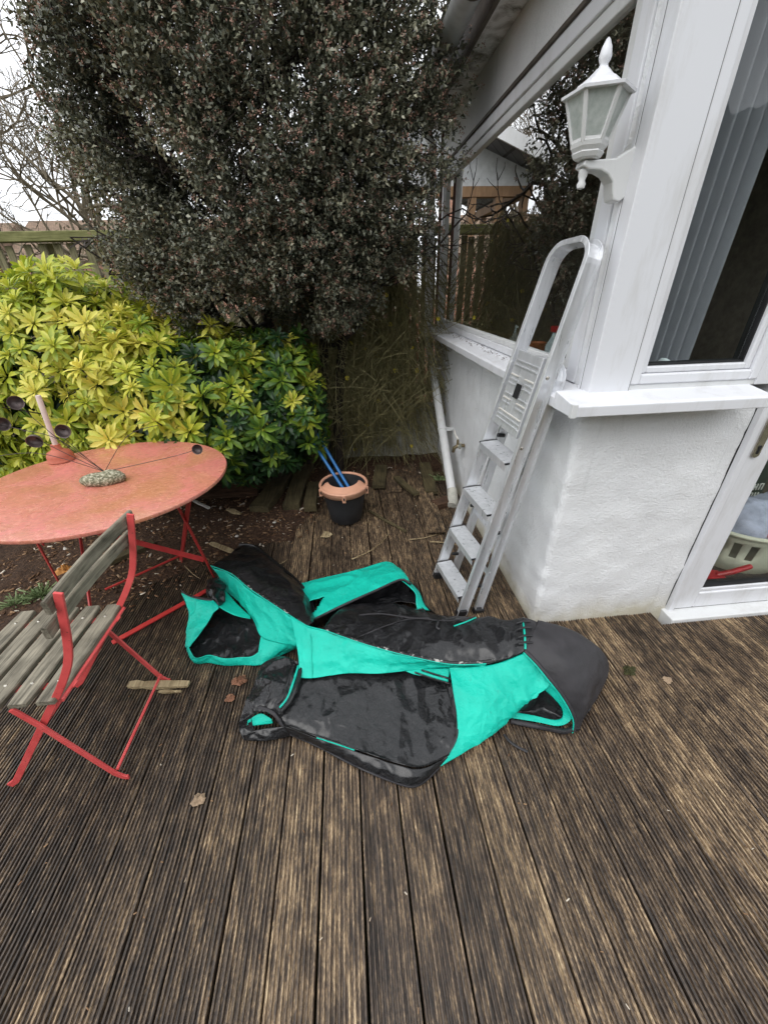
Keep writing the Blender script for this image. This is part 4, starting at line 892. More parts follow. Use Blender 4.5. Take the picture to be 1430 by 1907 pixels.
for j in range(16):
    for i in range(nn):
        x = -2.36+.64*i/(nn-1); y = 2.58+.32*j/15; e = math.sin(math.pi*i/(nn-1))*math.sin(math.pi*j/15); vs_.append((x, y, +.30+.34*e**.6+.06*noise.noise(Vector((x*6, y*6, 0)))+.025*noise.noise(Vector((x*19, y*19, 1)))))
tag(obj('plastic_sheet', ts.add(vs_, [(j*nn+i, j*nn+i+1, (j+1)*nn+i+1, (j+1)*nn+i) for j in range(15) for i in range(nn-1)]), MT['teal'], smooth=70, loc=(-2.05, 2.7, .3)), 'crumpled dark teal plastic sheet behind the table', 'sheet')

# ================================================================== COLLAPSED FABRIC COVER
cv = thing('fabric_cover', 'collapsed wet black fabric cover with bright turquoise lining on the deck', 'cover', (.05, 1.25, 0))
def row(*pts): return [G(*p) for p in pts]
def drop(r, z=.006, dy=.02, dx=0): return [Vector((p.x+dx, p.y+dy, z)) for p in r]
def loft(name, rows, mat, nu=44, nv=22, wr=.006, fr=11, cut=None, seed=0, label=None, th=.0025, fine=.0018):
    grid = [crom(r, nu) for r in rows]
    cols_ = [crom([g_[i] for g_ in grid], nv) for i in range(nu)]
    vs_ = []
    for j in range(nv):
        for i in range(nu):
            p = cols_[i][j]; a = cols_[min(i+1, nu-1)][j]-cols_[max(i-1, 0)][j]; b = cols_[i][min(j+1, nv-1)]-cols_[i][max(j-1, 0)]
            nn = a.cross(b); nn = nn.normalized() if nn.length > 1e-9 else Vector((0, 0, 1))
            if nn.z < 0: nn = -nn
            q = Vector((p.x*fr, p.y*fr*.7, p.z*fr+seed))
            ridge = 1-2*abs(noise.noise(q+Vector((noise.noise(q*.7)*.8, 0, 0))))
            edge = min(1, min(i, nu-1-i, j, nv-1-j)/3+.25)
            q2 = q*2.6+Vector((noise.noise(q*1.9)*.9, noise.noise(q*1.7+Vector((9, 0, 0)))*.9, 0)); r2 = (1-abs(noise.noise(q2)))**3; r3 = (1-abs(noise.noise(q2*2.3)))**3
            d = (wr*(ridge-.35)+wr*.26*(r2-.5)+wr*.14*(r3-.5))*edge+fine*noise.noise(q*4.3)*edge
            p = p+nn*d; p.z = max(p.z, .004); vs_.append(p)
    fs = [(j*nu+i, j*nu+i+1, (j+1)*nu+i+1, (j+1)*nu+i) for j in range(nv-1) for i in range(nu-1)]
    if cut: fs = [f for f in fs if not cut(sum((vs_[k] for k in f), Vector())/4)]
    o = obj(name, MB().add(vs_, fs), MT[mat], cv, smooth=75)
    if th: m = o.modifiers.new('s', 'SOLIDIFY'); m.thickness = th; m.offset = -1
    if label: o['label'] = label
    return o
def piping(pts, r=.0035, m='matte', nm='piping', par=cv, seg_=6):
    return obj(nm, MB().tube(crom(pts, max(10, len(pts)*6)), r, seg_), MT[m], par, smooth=60)
# front wet black panel with hem
K0 = row((515, 1278, .085), (580, 1255, .095), (660, 1245, .10), (740, 1245, .10), (800, 1250, .10), (836, 1262, .10))
K1 = row((505, 1305, .085), (580, 1300, .08), (660, 1300, .078), (740, 1302, .078), (800, 1305, .08), (850, 1310, .082))
K2 = row((515, 1332, .07), (585, 1345, .065), (660, 1358, .062), (740, 1370, .062), (800, 1375, .062), (853, 1365, .055))
K3 = row((525, 1347, .052), (590, 1371, .05), (660, 1394, .05), (735, 1419, .05), (785, 1427, .044), (836, 1405, .032))
loft('outer_panel', [K0, K1, K2, K3], 'black', 120, 70, .0075, 9, seed=1, label='glossy wet black front panel')
K3b = row((527, 1351, .046), (590, 1375, .045), (660, 1398, .045), (735, 1423, .045), (785, 1431, .04), (834, 1410, .028))
K4 = row((532, 1363, .02), (590, 1383, .03), (660, 1413, .03), (735, 1441, .03), (782, 1448, .025), (826, 1420, .018))
K5 = row((535, 1366, .005), (590, 1390, .005), (655, 1424, .005), (735, 1458, .005), (778, 1464, .005), (818, 1430, .005))
hm = loft('hem', [K3b, K4, K5], 'black', 60, 12, .005, 12, seed=4)
piping(K3, .003, 'black', par=hm); piping([p+Vector((0, 0, .003)) for p in K5], .004, par=hm); piping([K3b[1]+Vector((0, 0, .004)), K3b[1].lerp(K3b[2], .5)+Vector((0, 0, .005)), K3b[2]+Vector((0, 0, .003))], .0022, 'turq', par=hm)
# side gusset on the right of the front panel
loft('side_gusset', [row((836, 1262, .12), (850, 1310, .10), (853, 1365, .07), (836, 1405, .035), (815, 1432, .006)), row((828, 1268, .10), (838, 1312, .08), (840, 1365, .05), (822, 1400, .02), (800, 1436, .006))], 'black', 40, 8, .006, 20, seed=3)
# bundled left end of the front panel
loft('bundle', [row((488, 1238, .09), (520, 1222, .12), (556, 1232, .12)), row((468, 1285, .10), (505, 1270, .125), (548, 1282, .11)), row((455, 1315, .085), (492, 1308, .11), (530, 1322, .09)), row((446, 1345, .055), (485, 1326, .09), (524, 1338, .065))], 'black', 56, 50, .014, 13, seed=9)
loft('bundle', [row((446, 1345, .055), (452, 1330, .075), (470, 1323, .085)), row((446, 1360, .03), (456, 1350, .04), (470, 1345, .05)), row((455, 1380, .005), (462, 1372, .012), (474, 1366, .02))], 'black', 16, 16, .006, 22, seed=2)
loft('lining_panel', [row((462, 1342, .06), (485, 1329, .07), (506, 1340, .06)), row((460, 1353, .035), (485, 1350, .04), (508, 1347, .045))], 'turq', 20, 10, .002, 20, seed=2)
loft('hem', [row((452, 1368, .03), (490, 1357, .035), (535, 1352, .045)), row((456, 1379, .006), (495, 1380, .006), (540, 1372, .006))], 'black', 30, 10, .005, 22, seed=5)
loft('strap', [row((478, 1318, .105), (505, 1330, .10), (520, 1350, .06)), row((484, 1313, .108), (512, 1326, .10), (530, 1356, .055))], 'matte', 20, 5, .003, 30)
piping(row((556, 1240, .125), (545, 1275, .118), (535, 1300, .105), (521, 1318, .098)), .005, 'turq'); piping(row((562, 1240, .125), (552, 1278, .118), (541, 1305, .105), (524, 1325, .095)), .008, 'black'); piping(row((548, 1238, .125), (537, 1270, .12), (526, 1300, .11), (514, 1314, .10)), .007, 'black')
# standing turquoise band
D0 = row((540, 1147, .215), (571, 1166, .22), (605, 1175, .217), (645, 1189, .211), (704, 1208, .202), (771, 1225, .19), (840, 1238, .178), (905, 1237, .185))
D1 = row((548, 1180, .19), (576, 1195, .19), (610, 1203, .19), (648, 1211, .185), (706, 1224, .18), (772, 1233, .17), (840, 1240, .165), (903, 1240, .175))
D2 = row((556, 1225, .15), (580, 1230, .15), (615, 1232, .15), (650, 1233, .15), (708, 1240, .15), (775, 1239, .15), (838, 1241, .155), (900, 1243, .165))
D3 = row((557, 1262, .11), (582, 1263, .11), (615, 1258, .115), (650, 1254, .12), (712, 1254, .13), (785, 1246, .135), (836, 1243, .145), (897, 1246, .15))
loft('lining_panel', [D0, D1, D2, D3], 'turq', 110, 36, .007, 13, seed=6, label='turquoise band standing along the middle fold')
loft('lining_panel', [row((745, 1246, .134), (790, 1245, .134), (838, 1244, .14)), row((770, 1256, .125), (800, 1262, .125), (834, 1270, .122))], 'turq', 20, 8, .003, 14, seed=3)
piping(row((772, 1252, .132), (800, 1262, .13), (836, 1273, .126)), .004, 'black'); piping(row((785, 1248, .136), (810, 1256, .134), (838, 1264, .13)), .004, 'black')
piping(row((578, 1168, .218), (579, 1200, .19), (580, 1230, .155), (582, 1262, .112)), .002, 'turq')
# black top sheet over the middle
E0 = row((600, 1173, .219), (645, 1189, .213), (704, 1208, .204), (771, 1225, .192), (840, 1238, .180), (905, 1236, .188), (945, 1228, .20), (977, 1212, .222))
E1 = row((610, 1160, .205), (660, 1166, .20), (715, 1178, .20), (780, 1193, .20), (845, 1203, .21), (900, 1200, .22), (940, 1194, .23), (977, 1188, .245))
E2 = row((622, 1145, .18), (670, 1143, .18), (725, 1147, .18), (785, 1160, .19), (850, 1168, .20), (900, 1168, .21), (940, 1168, .23), (976, 1166, .245))
E3 = row((640, 1131, .12), (680, 1126, .125), (735, 1125, .13), (790, 1138, .13), (850, 1150, .14), (893, 1150, .16), (940, 1153, .205), (974, 1150, .225))
loft('outer_panel', [E0, E1, E2, E3, drop(E3, .006, .05)], 'black', 120, 70, .012, 9, seed=11, label='wet black top sheet creased over the middle')
loft('worn_edge', [[p+Vector((0, 0, .0045)) for p in E0[:7]], [p.lerp(q_, .14)+Vector((0, 0, .006)) for p, q_ in zip(E0[:7], E1[:7])]], 'worn', 70, 4, 0, 9, fine=0)
piping([p+Vector((0, -.001, .004)) for p in D0], .0028, 'turq')
piping(row((665, 1188, .21), (720, 1165, .205), (770, 1152, .198), (830, 1156, .203), (865, 1152, .195), (885, 1149, .175)), .003, 'matte'); piping(row((845, 1166, .208), (868, 1158, .204), (886, 1150, .18)), .003, 'turq')
piping(row((630, 1152, .188), (700, 1143, .186), (760, 1150, .19), (800, 1152, .185)), .004, 'matte')
# turquoise flap at the back, torn open
F0 = row((543, 1091, .05), (600, 1076, .06), (660, 1062, .075), (724, 1046, .09), (757, 1077, .11))
F1 = row((565, 1122, .10), (620, 1102, .12), (682, 1080, .135), (737, 1062, .145), (762, 1082, .145))
F2 = row((583, 1154, .115), (640, 1126, .145), (700, 1099, .165), (746, 1079, .175), (763, 1086, .165))
tear = [G(568, 1124, .1), G(606, 1108, .12), G(598, 1122, .12), G(584, 1144, .11)]
def in_poly(p, poly):
    c = False; n = len(poly)
    for i in range(n):
        a, b = poly[i], poly[(i+1) % n]
        if (a.y > p.y) != (b.y > p.y) and p.x < (b.x-a.x)*(p.y-a.y)/(b.y-a.y+1e-12)+a.x: c = not c
    return c
loft('lining_panel', [F0, F1, F2], 'turq', 80, 36, .010, 10, cut=lambda p: in_poly(p, tear), seed=14, label='torn turquoise flap at the back')
loft('outer_panel', [F0, drop(F0, .006, .03)], 'matte', 40, 6, .004, 14)
loft('outer_panel', [[p-Vector((0, 0, .004)) for p in F2], [p+Vector((.01, .012, -.012)) for p in F2], drop(F2, .02, .05)], 'black', 40, 8, .004, 14)
piping([p-Vector((0, 0, .002)) for p in F2], .006, 'matte')
loft('lining_panel', [row((757, 1077, .11), (770, 1090, .105), (781, 1103, .10), (790, 1125, .085), (800, 1137, .06)), row((748, 1081, .165), (762, 1092, .15), (774, 1106, .135), (775, 1122, .12), (777, 1134, .10))], 'turq', 30, 8, .002, 20)
loft('outer_panel', [row((757, 1077, .11), (771, 1090, .105), (782, 1103, .10), (792, 1125, .085), (806, 1139, .05)), drop(row((757, 1077, .11), (771, 1090, .105), (782, 1103, .10), (792, 1125, .085), (806, 1139, .05)), .006, .02, .03)], 'black', 30, 6, .004, 15)
loft('inner_sheet', [row((592, 1152, .03), (650, 1120, .03), (720, 1092, .04), (752, 1082, .06), (776, 1104, .07)), row((610, 1154, .07), (668, 1128, .06), (730, 1108, .055), (758, 1102, .06), (776, 1118, .07)), row((626, 1155, .13), (690, 1132, .10), (745, 1120, .09), (772, 1125, .09), (790, 1135, .09))], 'black', 70, 40, .015, 13, seed=20)
# black flap at the left
C0 = row((393, 1054, .155), (431, 1069, .178), (464, 1096, .188), (504, 1123, .198), (542, 1148, .208), (571, 1166, .216))
C1 = row((410, 1043, .15), (452, 1054, .185), (490, 1080, .20), (530, 1107, .205), (560, 1134, .205), (581, 1161, .205))
C2 = row((428, 1032, .11), (468, 1038, .14), (510, 1064, .155), (548, 1092, .155), (574, 1126, .155), (586, 1157, .165))
C3 = row((446, 1016, .045), (475, 1020, .055), (510, 1048, .07), (545, 1077, .07), (572, 1108, .07), (588, 1150, .10))
loft('outer_panel', [C0, C1, C2, C3, drop(C3, .006, .03)], 'black', 90, 64, .009, 9, seed=23, label='black flap folded over at the left')
piping([p+Vector((0, .01, .0)) for p in C3], .011, 'black', 'ruffle'); piping([p+Vector((0, 0, .002)) for p in C0], .0028, 'turq')
loft('worn_edge', [[p+Vector((0, 0, .004)) for p in C0[1:5]], [p.lerp(q_, .12)+Vector((0, 0, .006)) for p, q_ in zip(C0[1:5], C1[1:5])]], 'worn', 50, 4, 0, 9, fine=0)
# turquoise trough below it
B0 = [p-Vector((0, 0, .003)) for p in row((393, 1055, .152), (431, 1070, .175), (464, 1097, .185), (504, 1124, .195), (542, 1149, .205), (557, 1180, .19))]
B1 = row((408, 1074, .10), (440, 1097, .115), (474, 1129, .125), (512, 1158, .135), (543, 1180, .14), (556, 1194, .14))
B2 = row((418, 1097, .05), (446, 1122, .055), (470, 1152, .06), (486, 1185, .065), (512, 1196, .075), (554, 1203, .10))
loft('lining_panel', [B0, B1, B2], 'turq', 60, 36, .012, 10, seed=27, label='turquoise trough at the left')
loft('lining_panel', [row((486, 1184, .068), (508, 1194, .075), (530, 1197, .087), (554, 1200, .102)), row((481, 1215, .04), (500, 1217, .04), (525, 1211, .045), (553, 1205, .06)), row((479, 1238, .005), (498, 1233, .005), (523, 1221, .008), (552, 1208, .02))], 'turq', 34, 18, .004, 14, seed=28)
loft('lining_panel', [row((351, 1204, .062), (364, 1226, .055), (390, 1220, .05), (418, 1226, .045), (450, 1224, .045), (470, 1222, .042), (487, 1210, .05)), row((345, 1200, .04), (362, 1232, .03), (390, 1227, .03), (418, 1233, .028), (450, 1231, .028), (475, 1230, .025), (492, 1222, .03)), row((345, 1204, .02), (362, 1235, .005), (390, 1235, .005), (420, 1240, .005), (450, 1239, .005), (482, 1239, .005), (500, 1232, .006))], 'turq', 50, 10, .0035, 16, seed=30)
loft('lining_panel', [row((338, 1104, .13), (347, 1124, .11), (352, 1145, .09), (349, 1170, .07), (346, 1195, .05), (347, 1206, .045)), row((360, 1110, .15), (372, 1125, .14), (374, 1142, .125), (366, 1165, .105), (354, 1190, .075), (350, 1205, .06)), row((398, 1118, .14), (408, 1131, .13), (397, 1143, .12), (384, 1165, .10), (366, 1189, .07), (353, 1206, .055))], 'turq', 46, 28, .010, 15, seed=31, label='twisted turquoise strip at the far left')
loft('outer_panel', [row((338, 1104, .13), (347, 1124, .11), (352, 1145, .09), (349, 1170, .07), (346, 1195, .05), (345, 1206, .04)), drop(row((338, 1104, .13), (347, 1124, .11), (352, 1145, .09), (349, 1170, .07), (346, 1195, .05), (345, 1206, .04)), .006, .015, -.01)], 'matte', 30, 8, .003, 15)
loft('collar', [row((337, 1098, .14), (352, 1108, .15), (375, 1112, .155), (398, 1116, .145)), row((339, 1104, .135), (355, 1112, .15), (376, 1117, .15), (400, 1120, .14))], 'matte', 26, 6, .004, 20)
loft('bundle', [row((388, 1080, .10), (405, 1076, .12), (422, 1092, .10)), row((384, 1104, .13), (402, 1104, .145), (420, 1108, .12)), row((397, 1118, .135), (408, 1128, .13), (420, 1120, .11))], 'black', 22, 22, .014, 26, seed=36)
loft('lining_panel', [row((420, 1100, .075), (440, 1124, .07), (467, 1149, .068)), row((414, 1118, .10), (436, 1136, .085), (467, 1151, .07)), row((408, 1131, .125), (436, 1146, .092), (467, 1153, .07))], 'turq', 26, 14, .003, 18, seed=37)
loft('inner_sheet', [row((350, 1206, .012), (372, 1162, .02), (398, 1136, .03), (435, 1140, .03), (472, 1150, .035)), row((358, 1216, .008), (400, 1182, .012), (440, 1176, .014), (475, 1172, .02), (492, 1185, .03)), row((364, 1230, .006), (400, 1226, .006), (430, 1229, .006), (460, 1227, .006), (486, 1224, .008))], 'black', 70, 46, .011, 14, seed=41)
# right: matte black bulge, turquoise inside, pocket
H0 = row((977, 1212, .222), (1000, 1235, .202), (1022, 1262, .172), (1043, 1288, .132), (1060, 1315, .092), (1070, 1340, .05), (1068, 1361, .008))
H1 = row((990, 1180, .258), (1022, 1205, .25), (1052, 1235, .228), (1072, 1265, .188), (1083, 1295, .138), (1088, 1325, .075), (1078, 1358, .008))
H2 = row((998, 1165, .255), (1042, 1181, .25), (1078, 1206, .225), (1102, 1236, .18), (1108, 1266, .13), (1103, 1297, .07), (1088, 1337, .006))
H3 = row((1000, 1158, .215), (1052, 1171, .205), (1092, 1190, .185), (1123, 1216, .13), (1133, 1245, .075), (1122, 1280, .02), (1097, 1322, .005))
loft('outer_panel', [H0, H1, H2, H3, drop(H3, .005, .03, .01)], 'matte', 50, 40, .004, 8, seed=50, label='matte black bulging end at the right')
loft('outer_panel', [row((974, 1150, .226), (976, 1166, .246), (977, 1188, .246), (977, 1212, .223)), row((984, 1152, .22), (986, 1166, .25), (985, 1186, .252), (980, 1208, .228)), row((1000, 1158, .215), (998, 1165, .255), (990, 1180, .258), (978, 1211, .223))], 'matte', 24, 14, .003, 16, seed=51)
loft('outer_panel', [row((974, 1150, .226), (985, 1153, .22), (1000, 1158, .215)), drop(row((974, 1150, .226), (985, 1153, .22), (1000, 1158, .215)), .006, .06)], 'matte', 16, 8, .003, 12)
sq = row((972, 1152, .236), (975, 1166, .254), (977, 1186, .254), (978, 1208, .23)); piping([p+Vector((0, -.001, -.002)) for p in sq], .0042, 'turq', 'seam')
for t in (.2, .45, .7, .85):
    c = crom(sq, 21)[int(t*20)]; obj('lace', MB().tube([c+Vector((-.03, -.005, .002)), c+Vector((0, -.004, .009)), c+Vector((.028, -.005, .003))], .004, 6), MT['blackplastic'], cv, smooth=50)
for (px, py, z) in ((790, 1140, .14), (815, 1160, .20)):
    c = G(px, py, z); obj('lace', MB().tube(crom([c+Vector((-.02, .02, .0)), c+Vector((0, 0, .012)), c+Vector((-.012, -.03, .006)), c+Vector((.004, -.045, .004))], 10), .005, 6), MT['blackplastic'], cv, smooth=50)
piping([p+Vector((0, -.001, .001)) for p in H0], .0075, 'matte', 'bound_edge')
piping([p+Vector((-.008, -.005, -.003)) for p in H0], .003, 'turq')
I0 = row((837, 1243, .155), (880, 1242, .165), (925, 1235, .18), (977, 1215, .212))
I1 = row((843, 1285, .13), (890, 1277, .145), (945, 1263, .155), (1004, 1244, .178))
I2 = row((850, 1330, .10), (895, 1317, .112), (950, 1297, .118), (1025, 1272, .145))
I3 = row((848, 1375, .055), (890, 1358, .068), (932, 1337, .075), (990, 1302, .098))
I4 = row((817, 1429, .010), (868, 1399, .022), (922, 1363, .032), (968, 1321, .055))
loft('lining_panel', [I0, I1, I2, I3, I4], 'turq', 84, 76, .011, 8, seed=60, label='broad turquoise panel twisting down to the right')
loft('outer_panel', [I4, drop(I4, .005, .03, .0)], 'matte', 30, 6, .002, 12)
piping([I2[0]+Vector((.06, .05, .006)), I2[1]+Vector((.03, .02, .002)), I3[2]+Vector((0, .0, .003)), I4[3]], .0016, 'turq')
J0 = row((1022, 1271, .146), (1043, 1291, .122), (1059, 1315, .082), (1063, 1340, .035), (1040, 1352, .012), (1000, 1345, .012), (950, 1337, .010))
J1 = row((1010, 1281, .11), (1031, 1300, .085), (1046, 1319, .055), (1046, 1337, .022), (1030, 1341, .016), (995, 1333, .016), (952, 1326, .016))
loft('lining_panel', [J0, J1], 'turq', 50, 8, .003, 16, seed=63)
loft('inner_sheet', [row((966, 1321, .045), (990, 1304, .08), (1011, 1283, .10), (1031, 1302, .08), (1046, 1322, .05)), row((962, 1326, .012), (990, 1322, .012), (1012, 1318, .012), (1030, 1326, .012), (1046, 1334, .02)), row((955, 1332, .008), (990, 1336, .008), (1015, 1341, .008), (1030, 1341, .010), (1046, 1338, .016))], 'black', 34, 20, .006, 18, seed=66)
piping(row((1069, 1356, .012), (1050, 1362, .010), (1010, 1355, .010), (950, 1343, .010)), .010, 'matte', 'bound_edge')
for (px, py) in ((1074, 1358), (1078, 1330), (1048, 1364)): obj('tab', MB().box(G(px, py, .006)-Vector((.008, .006, .004)), G(px, py, .006)+Vector((.008, .006, .012))), MT['blackplastic'], cv, bevel=.002)

# ================================================================== PLANTS
def unit(n): 
    v = RNG.normal(size=(n, 3)); return v/np.linalg.norm(v, axis=1, keepdims=True)
def leaf_quads(P, D, Nn, L, W, fold=.25):
    """one folded leaf of two quads at each P, along D, facing N"""
    S_ = np.cross(D, Nn); S_ /= np.linalg.norm(S_, axis=1, keepdims=True)+1e-9; Nn = np.cross(S_, D)
    L = L[:, None]; W = W[:, None]
    a = P; m1 = P+D*L*.55; t = P+D*L-Nn*L*.12
    l_ = P+D*L*.5-S_*W*.5+Nn*W*fold; r_ = P+D*L*.5+S_*W*.5+Nn*W*fold
    V = np.stack([a, r_, t, l_], 1).reshape(-1, 3); q = np.arange(len(P)*4).reshape(-1, 4); return V, q
def skeleton(mb, p, d, L, r, depth, spread, shrink=.72, up=.1, tips=None, seg_=5, kids=(2, 3), wob=.18, mi=0):
    n = 4; pts = [Vector(p)]; dd = Vector(d).normalized()
    for i in range(n):
        dd = (dd+Vector((random.gauss(0, wob), random.gauss(0, wob), random.gauss(0, wob)+up*.3))).normalized(); pts.append(pts[-1]+dd*L/n)
    r1 = r*.62; mb.tube(pts, [r+(r1-r)*i/n for i in range(n+1)], seg_, cap=False)
    if tips is not None: tips.append(pts[-1])
    if depth <= 0: return
    for k in range(random.randint(*kids)):
        nd = (dd+Vector((random.gauss(0, spread), random.gauss(0, spread), random.gauss(0, spread)+up))).normalized()
        st = pts[-1] if k == 0 else pts[random.randint(2, n)]
        skeleton(mb, st, nd, L*shrink*random.uniform(.8, 1.15), r1, depth-1, spread, shrink, up, tips, max(3, seg_-1), kids, wob)

# --- big dark evergreen shrub
shb = thing('evergreen_shrub', 'huge dark evergreen shrub with tiny leaves and pinkish buds', 'shrub', (-.35, 3.35, 0))
SC = np.array([-.30, 3.0, 2.30]); SA = np.array([1.06, .66, 1.14])
random.seed(21); tm = MB(); tips = []
for (bx, by, dx) in ((-.40, 3.40, -.25), (-.25, 3.42, .18), (-.52, 3.36, -.6), (-.14, 3.38, .25)):
    pts = crom([(bx, by, -.05), (bx+dx*.25, by-.03, .7), (bx+dx*.7, by-.12, 1.4), (bx+dx*1.0, by-.25, 2.0)], 12); tm.tube(pts, [.052-.0026*i for i in range(12)], 8)
    for q in range(7):
        i = random.randint(6, 11); skeleton(tm, pts[i], (random.gauss(dx*.8, .7), random.gauss(-.25, .5), random.uniform(.0, .9)), .42, .02, 2, .6, .66, .10, tips, 5, (2, 3), .22)
obj('trunk', tm, MT['bark'], shb, smooth=60)
NC = 16000
dirs = unit(NC); lob = np.array([noise.noise(Vector(d*1.6)+Vector((3, 1, 2)))*.26+noise.noise(Vector(d*4.3))*.13 for d in dirs])
rad_ = RNG.uniform(.22, 1, NC)**.36*(1+lob*.5)
cen = SC+dirs*SA*rad_[:, None]*np.stack([1+.34*np.clip(-dirs[:, 2], 0, 1)*(dirs[:, 0] < 0), np.ones(NC), np.ones(NC)], 1)
keep = np.ones(NC, bool)
for i in range(NC):
    c = Vector(cen[i]); v1 = noise.noise(c*2.1+Vector((5, 0, 1)))
    low = max(0, (2.02-c.z)/.8)
    if v1 < (-.24+.16*low if c.x < -.15 else -.5+.2*low): keep[i] = False
    for (vx, vz, rx, rz) in ((-1.26, 1.88, .16, .13), (-.74, 1.86, .13, .10), (-.95, 2.25, .09, .16), (-.42, 2.02, .08, .12), (-.1, 2.32, .06, .08)):
        if ((c.x-vx)/rx)**2+((c.z-vz)/rz)**2 < 1: keep[i] = random.random() < .12
    if c.x > .76 and c.y > 2.2: keep[i] = False
    edge_n = .05*noise.noise(c*5)
    if c.x < -1.40+edge_n or (c.x > .55+edge_n and c.z < 1.98): keep[i] = False
    if c.z < 1.22+.12*abs(v1) : keep[i] = False
    if c.y > 3.93 or (c.x > .05 and c.y > 3.12-(c.x-.05)*.6): keep[i] = False
    if c.x > .12 and c.z < 1.60-.2*(c.x-.12): keep[i] = keep[i] and random.random() < .25
cen = cen[keep]; dirs = dirs[keep]; rad_ = rad_[keep]; NC = len(cen)
K = 22
axis = dirs*np.array([1, 1, .8])+unit(NC)*.55+np.array([0, 0, .35]); axis /= np.linalg.norm(axis, axis=1, keepdims=True)
tt = RNG.uniform(0, 1, (NC, K)); P = cen[:, None]+axis[:, None]*(tt[..., None]-.5)*.15+unit(NC*K).reshape(NC, K, 3)*RNG.uniform(.006, .036, (NC, K, 1))
D = unit(NC*K).reshape(NC, K, 3)*.9+axis[:, None]*.7; D /= np.linalg.norm(D, axis=2, keepdims=True)
Nn = unit(NC*K)*.7+np.array([0, -.12, .75]); Nn /= np.linalg.norm(Nn, axis=1, keepdims=True)
V, Q = leaf_quads(P.reshape(-1, 3), D.reshape(-1, 3), Nn, RNG.uniform(.016, .031, NC*K), RNG.uniform(.010, .0165, NC*K))
clump_shade = np.array([noise.noise(Vector(c)*3.2) for c in cen]); tone = np.clip(.42+(.15*RNG.normal(size=NC)+.30*clump_shade)[:, None]+RNG.normal(size=(NC, K))*.18, 0, 1).ravel()  # slow tone swings paint lit and shaded clumps; the rest is random
cr_ = np_obj('crown', V, Q, MT['shrub'], shb, tone); cr_['kind'] = 'stuff'
outer = np.where((rad_ > .72) & (RNG.uniform(size=NC) < .62))[0]; B = 12
base = np.repeat(cen[outer]+axis[outer]*.085, B, 0)+unit(len(outer)*B)*RNG.uniform(.002, .018, (len(outer)*B, 1))
Db = unit(len(base)); V, Q = leaf_quads(base, Db, unit(len(base)), RNG.uniform(.005, .010, len(base)), RNG.uniform(.004, .008, len(base)))
bd = np_obj('flower_buds', V, Q, MT['bud'], shb, np.clip(.45+.25*RNG.normal(size=len(base)), 0, 1)); bd['kind'] = 'stuff'
# twigs carrying the sprays
sel = RNG.choice(NC, 1500, replace=False); tw = MB(); tarr = np.array([tuple(t) for t in tips])
for i in sel:
    c = Vector(cen[i]); j = int(np.argmin(((tarr-cen[i])**2).sum(1))); t = Vector(tarr[j]); 
    if (t-c).length > .75: t = c+(Vector(SC)-c)*.35
    m = t.lerp(c, .5)+Vector((random.gauss(0, .03), random.gauss(0, .03), random.gauss(0, .03)))
    tw.tube([t, m, c+Vector(axis[i])*.05], [.0045, .003, .0018], 3, cap=False)
for (a, b) in (((.40, 2.98, 1.62), (.62, 2.80, 1.70)), ((.5, 2.9, 1.56), (.74, 2.62, 1.72)), ((.45, 3.0, 1.75), (.72, 2.75, 1.85)), ((.1, 3.1, 1.45), (.45, 2.95, 1.40)), ((.0, 3.05, 1.36), (.38, 2.9, 1.46))):
    skeleton(tw, a, Vector(b)-Vector(a), (Vector(b)-Vector(a)).length, .007, 2, .7, .5, 0, None, 4, (3, 4), .2)
two = obj('twigs', tw, MT['bark'], shb); two['kind'] = 'stuff'

# --- yellow green choisya
chy = thing('choisya_bush', 'bushy yellow and lime green leafed shrub growing over the planter', 'shrub', (-1.2, 3.05, .0))
def whorl(seed):
    rg = random.Random(seed); V, Q, A = [], [], []
    for tier, (nl, tilt, L) in enumerate(((6, 1.0, .050), (8, .50, .076), (7, .02, .084), (5, -.45, .08))):
        a0 = rg.uniform(0, 6)
        for i in range(nl):
            a = a0+2*math.pi*i/nl+rg.uniform(-.25, .25); tl = tilt+rg.uniform(-.2, .2); Ls = L*rg.uniform(.8, 1.15); Wd = Ls*rg.uniform(.29, .37)
            d = Vector((math.cos(a)*math.cos(tl), math.sin(a)*math.cos(tl), math.sin(tl))); s_ = d.cross(Vector((0, 0, 1))).normalized(); nn = s_.cross(d)
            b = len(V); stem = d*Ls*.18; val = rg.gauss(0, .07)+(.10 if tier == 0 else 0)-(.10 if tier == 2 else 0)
            for t, wd, dr in ((0, .06, 0), (.3, .62, .02), (.62, 1.0, -.02), (.86, .62, -.09), (1.0, .05, -.16)):
                c = stem+d*Ls*t+nn*Ls*dr; V.append(c-s_*Wd*wd/2+nn*Wd*.16*wd); V.append(c); V.append(c+s_*Wd*wd/2+nn*Wd*.16*wd)
            for j in range(4):
                for k in range(2): q = b+j*3+k; Q.append((q, q+1, q+4, q+3)); A.append(val+(.03 if k else -.03))
    return np.array([tuple(v) for v in V]), np.array(Q), np.array(A)
WH = [whorl(s_) for s_ in range(7)]
tones = (.10, .30, .46, .62, .78)
wmesh = {}
for wi, (V, Q, A) in enumerate(WH):
    for ti, tn in enumerate(tones):
        me = bpy.data.meshes.new('leaf_whorl'); me.from_pydata(V.tolist(), [], Q.tolist()); me.update(); me.materials.append(MT['choisya'])
        at = me.attributes.new('v', 'FLOAT', 'FACE'); at.data.foreach_set('value', (A+tn).astype(np.float32)); me.polygons.foreach_set('use_smooth', [True]*len(Q)); wmesh[wi, ti] = me
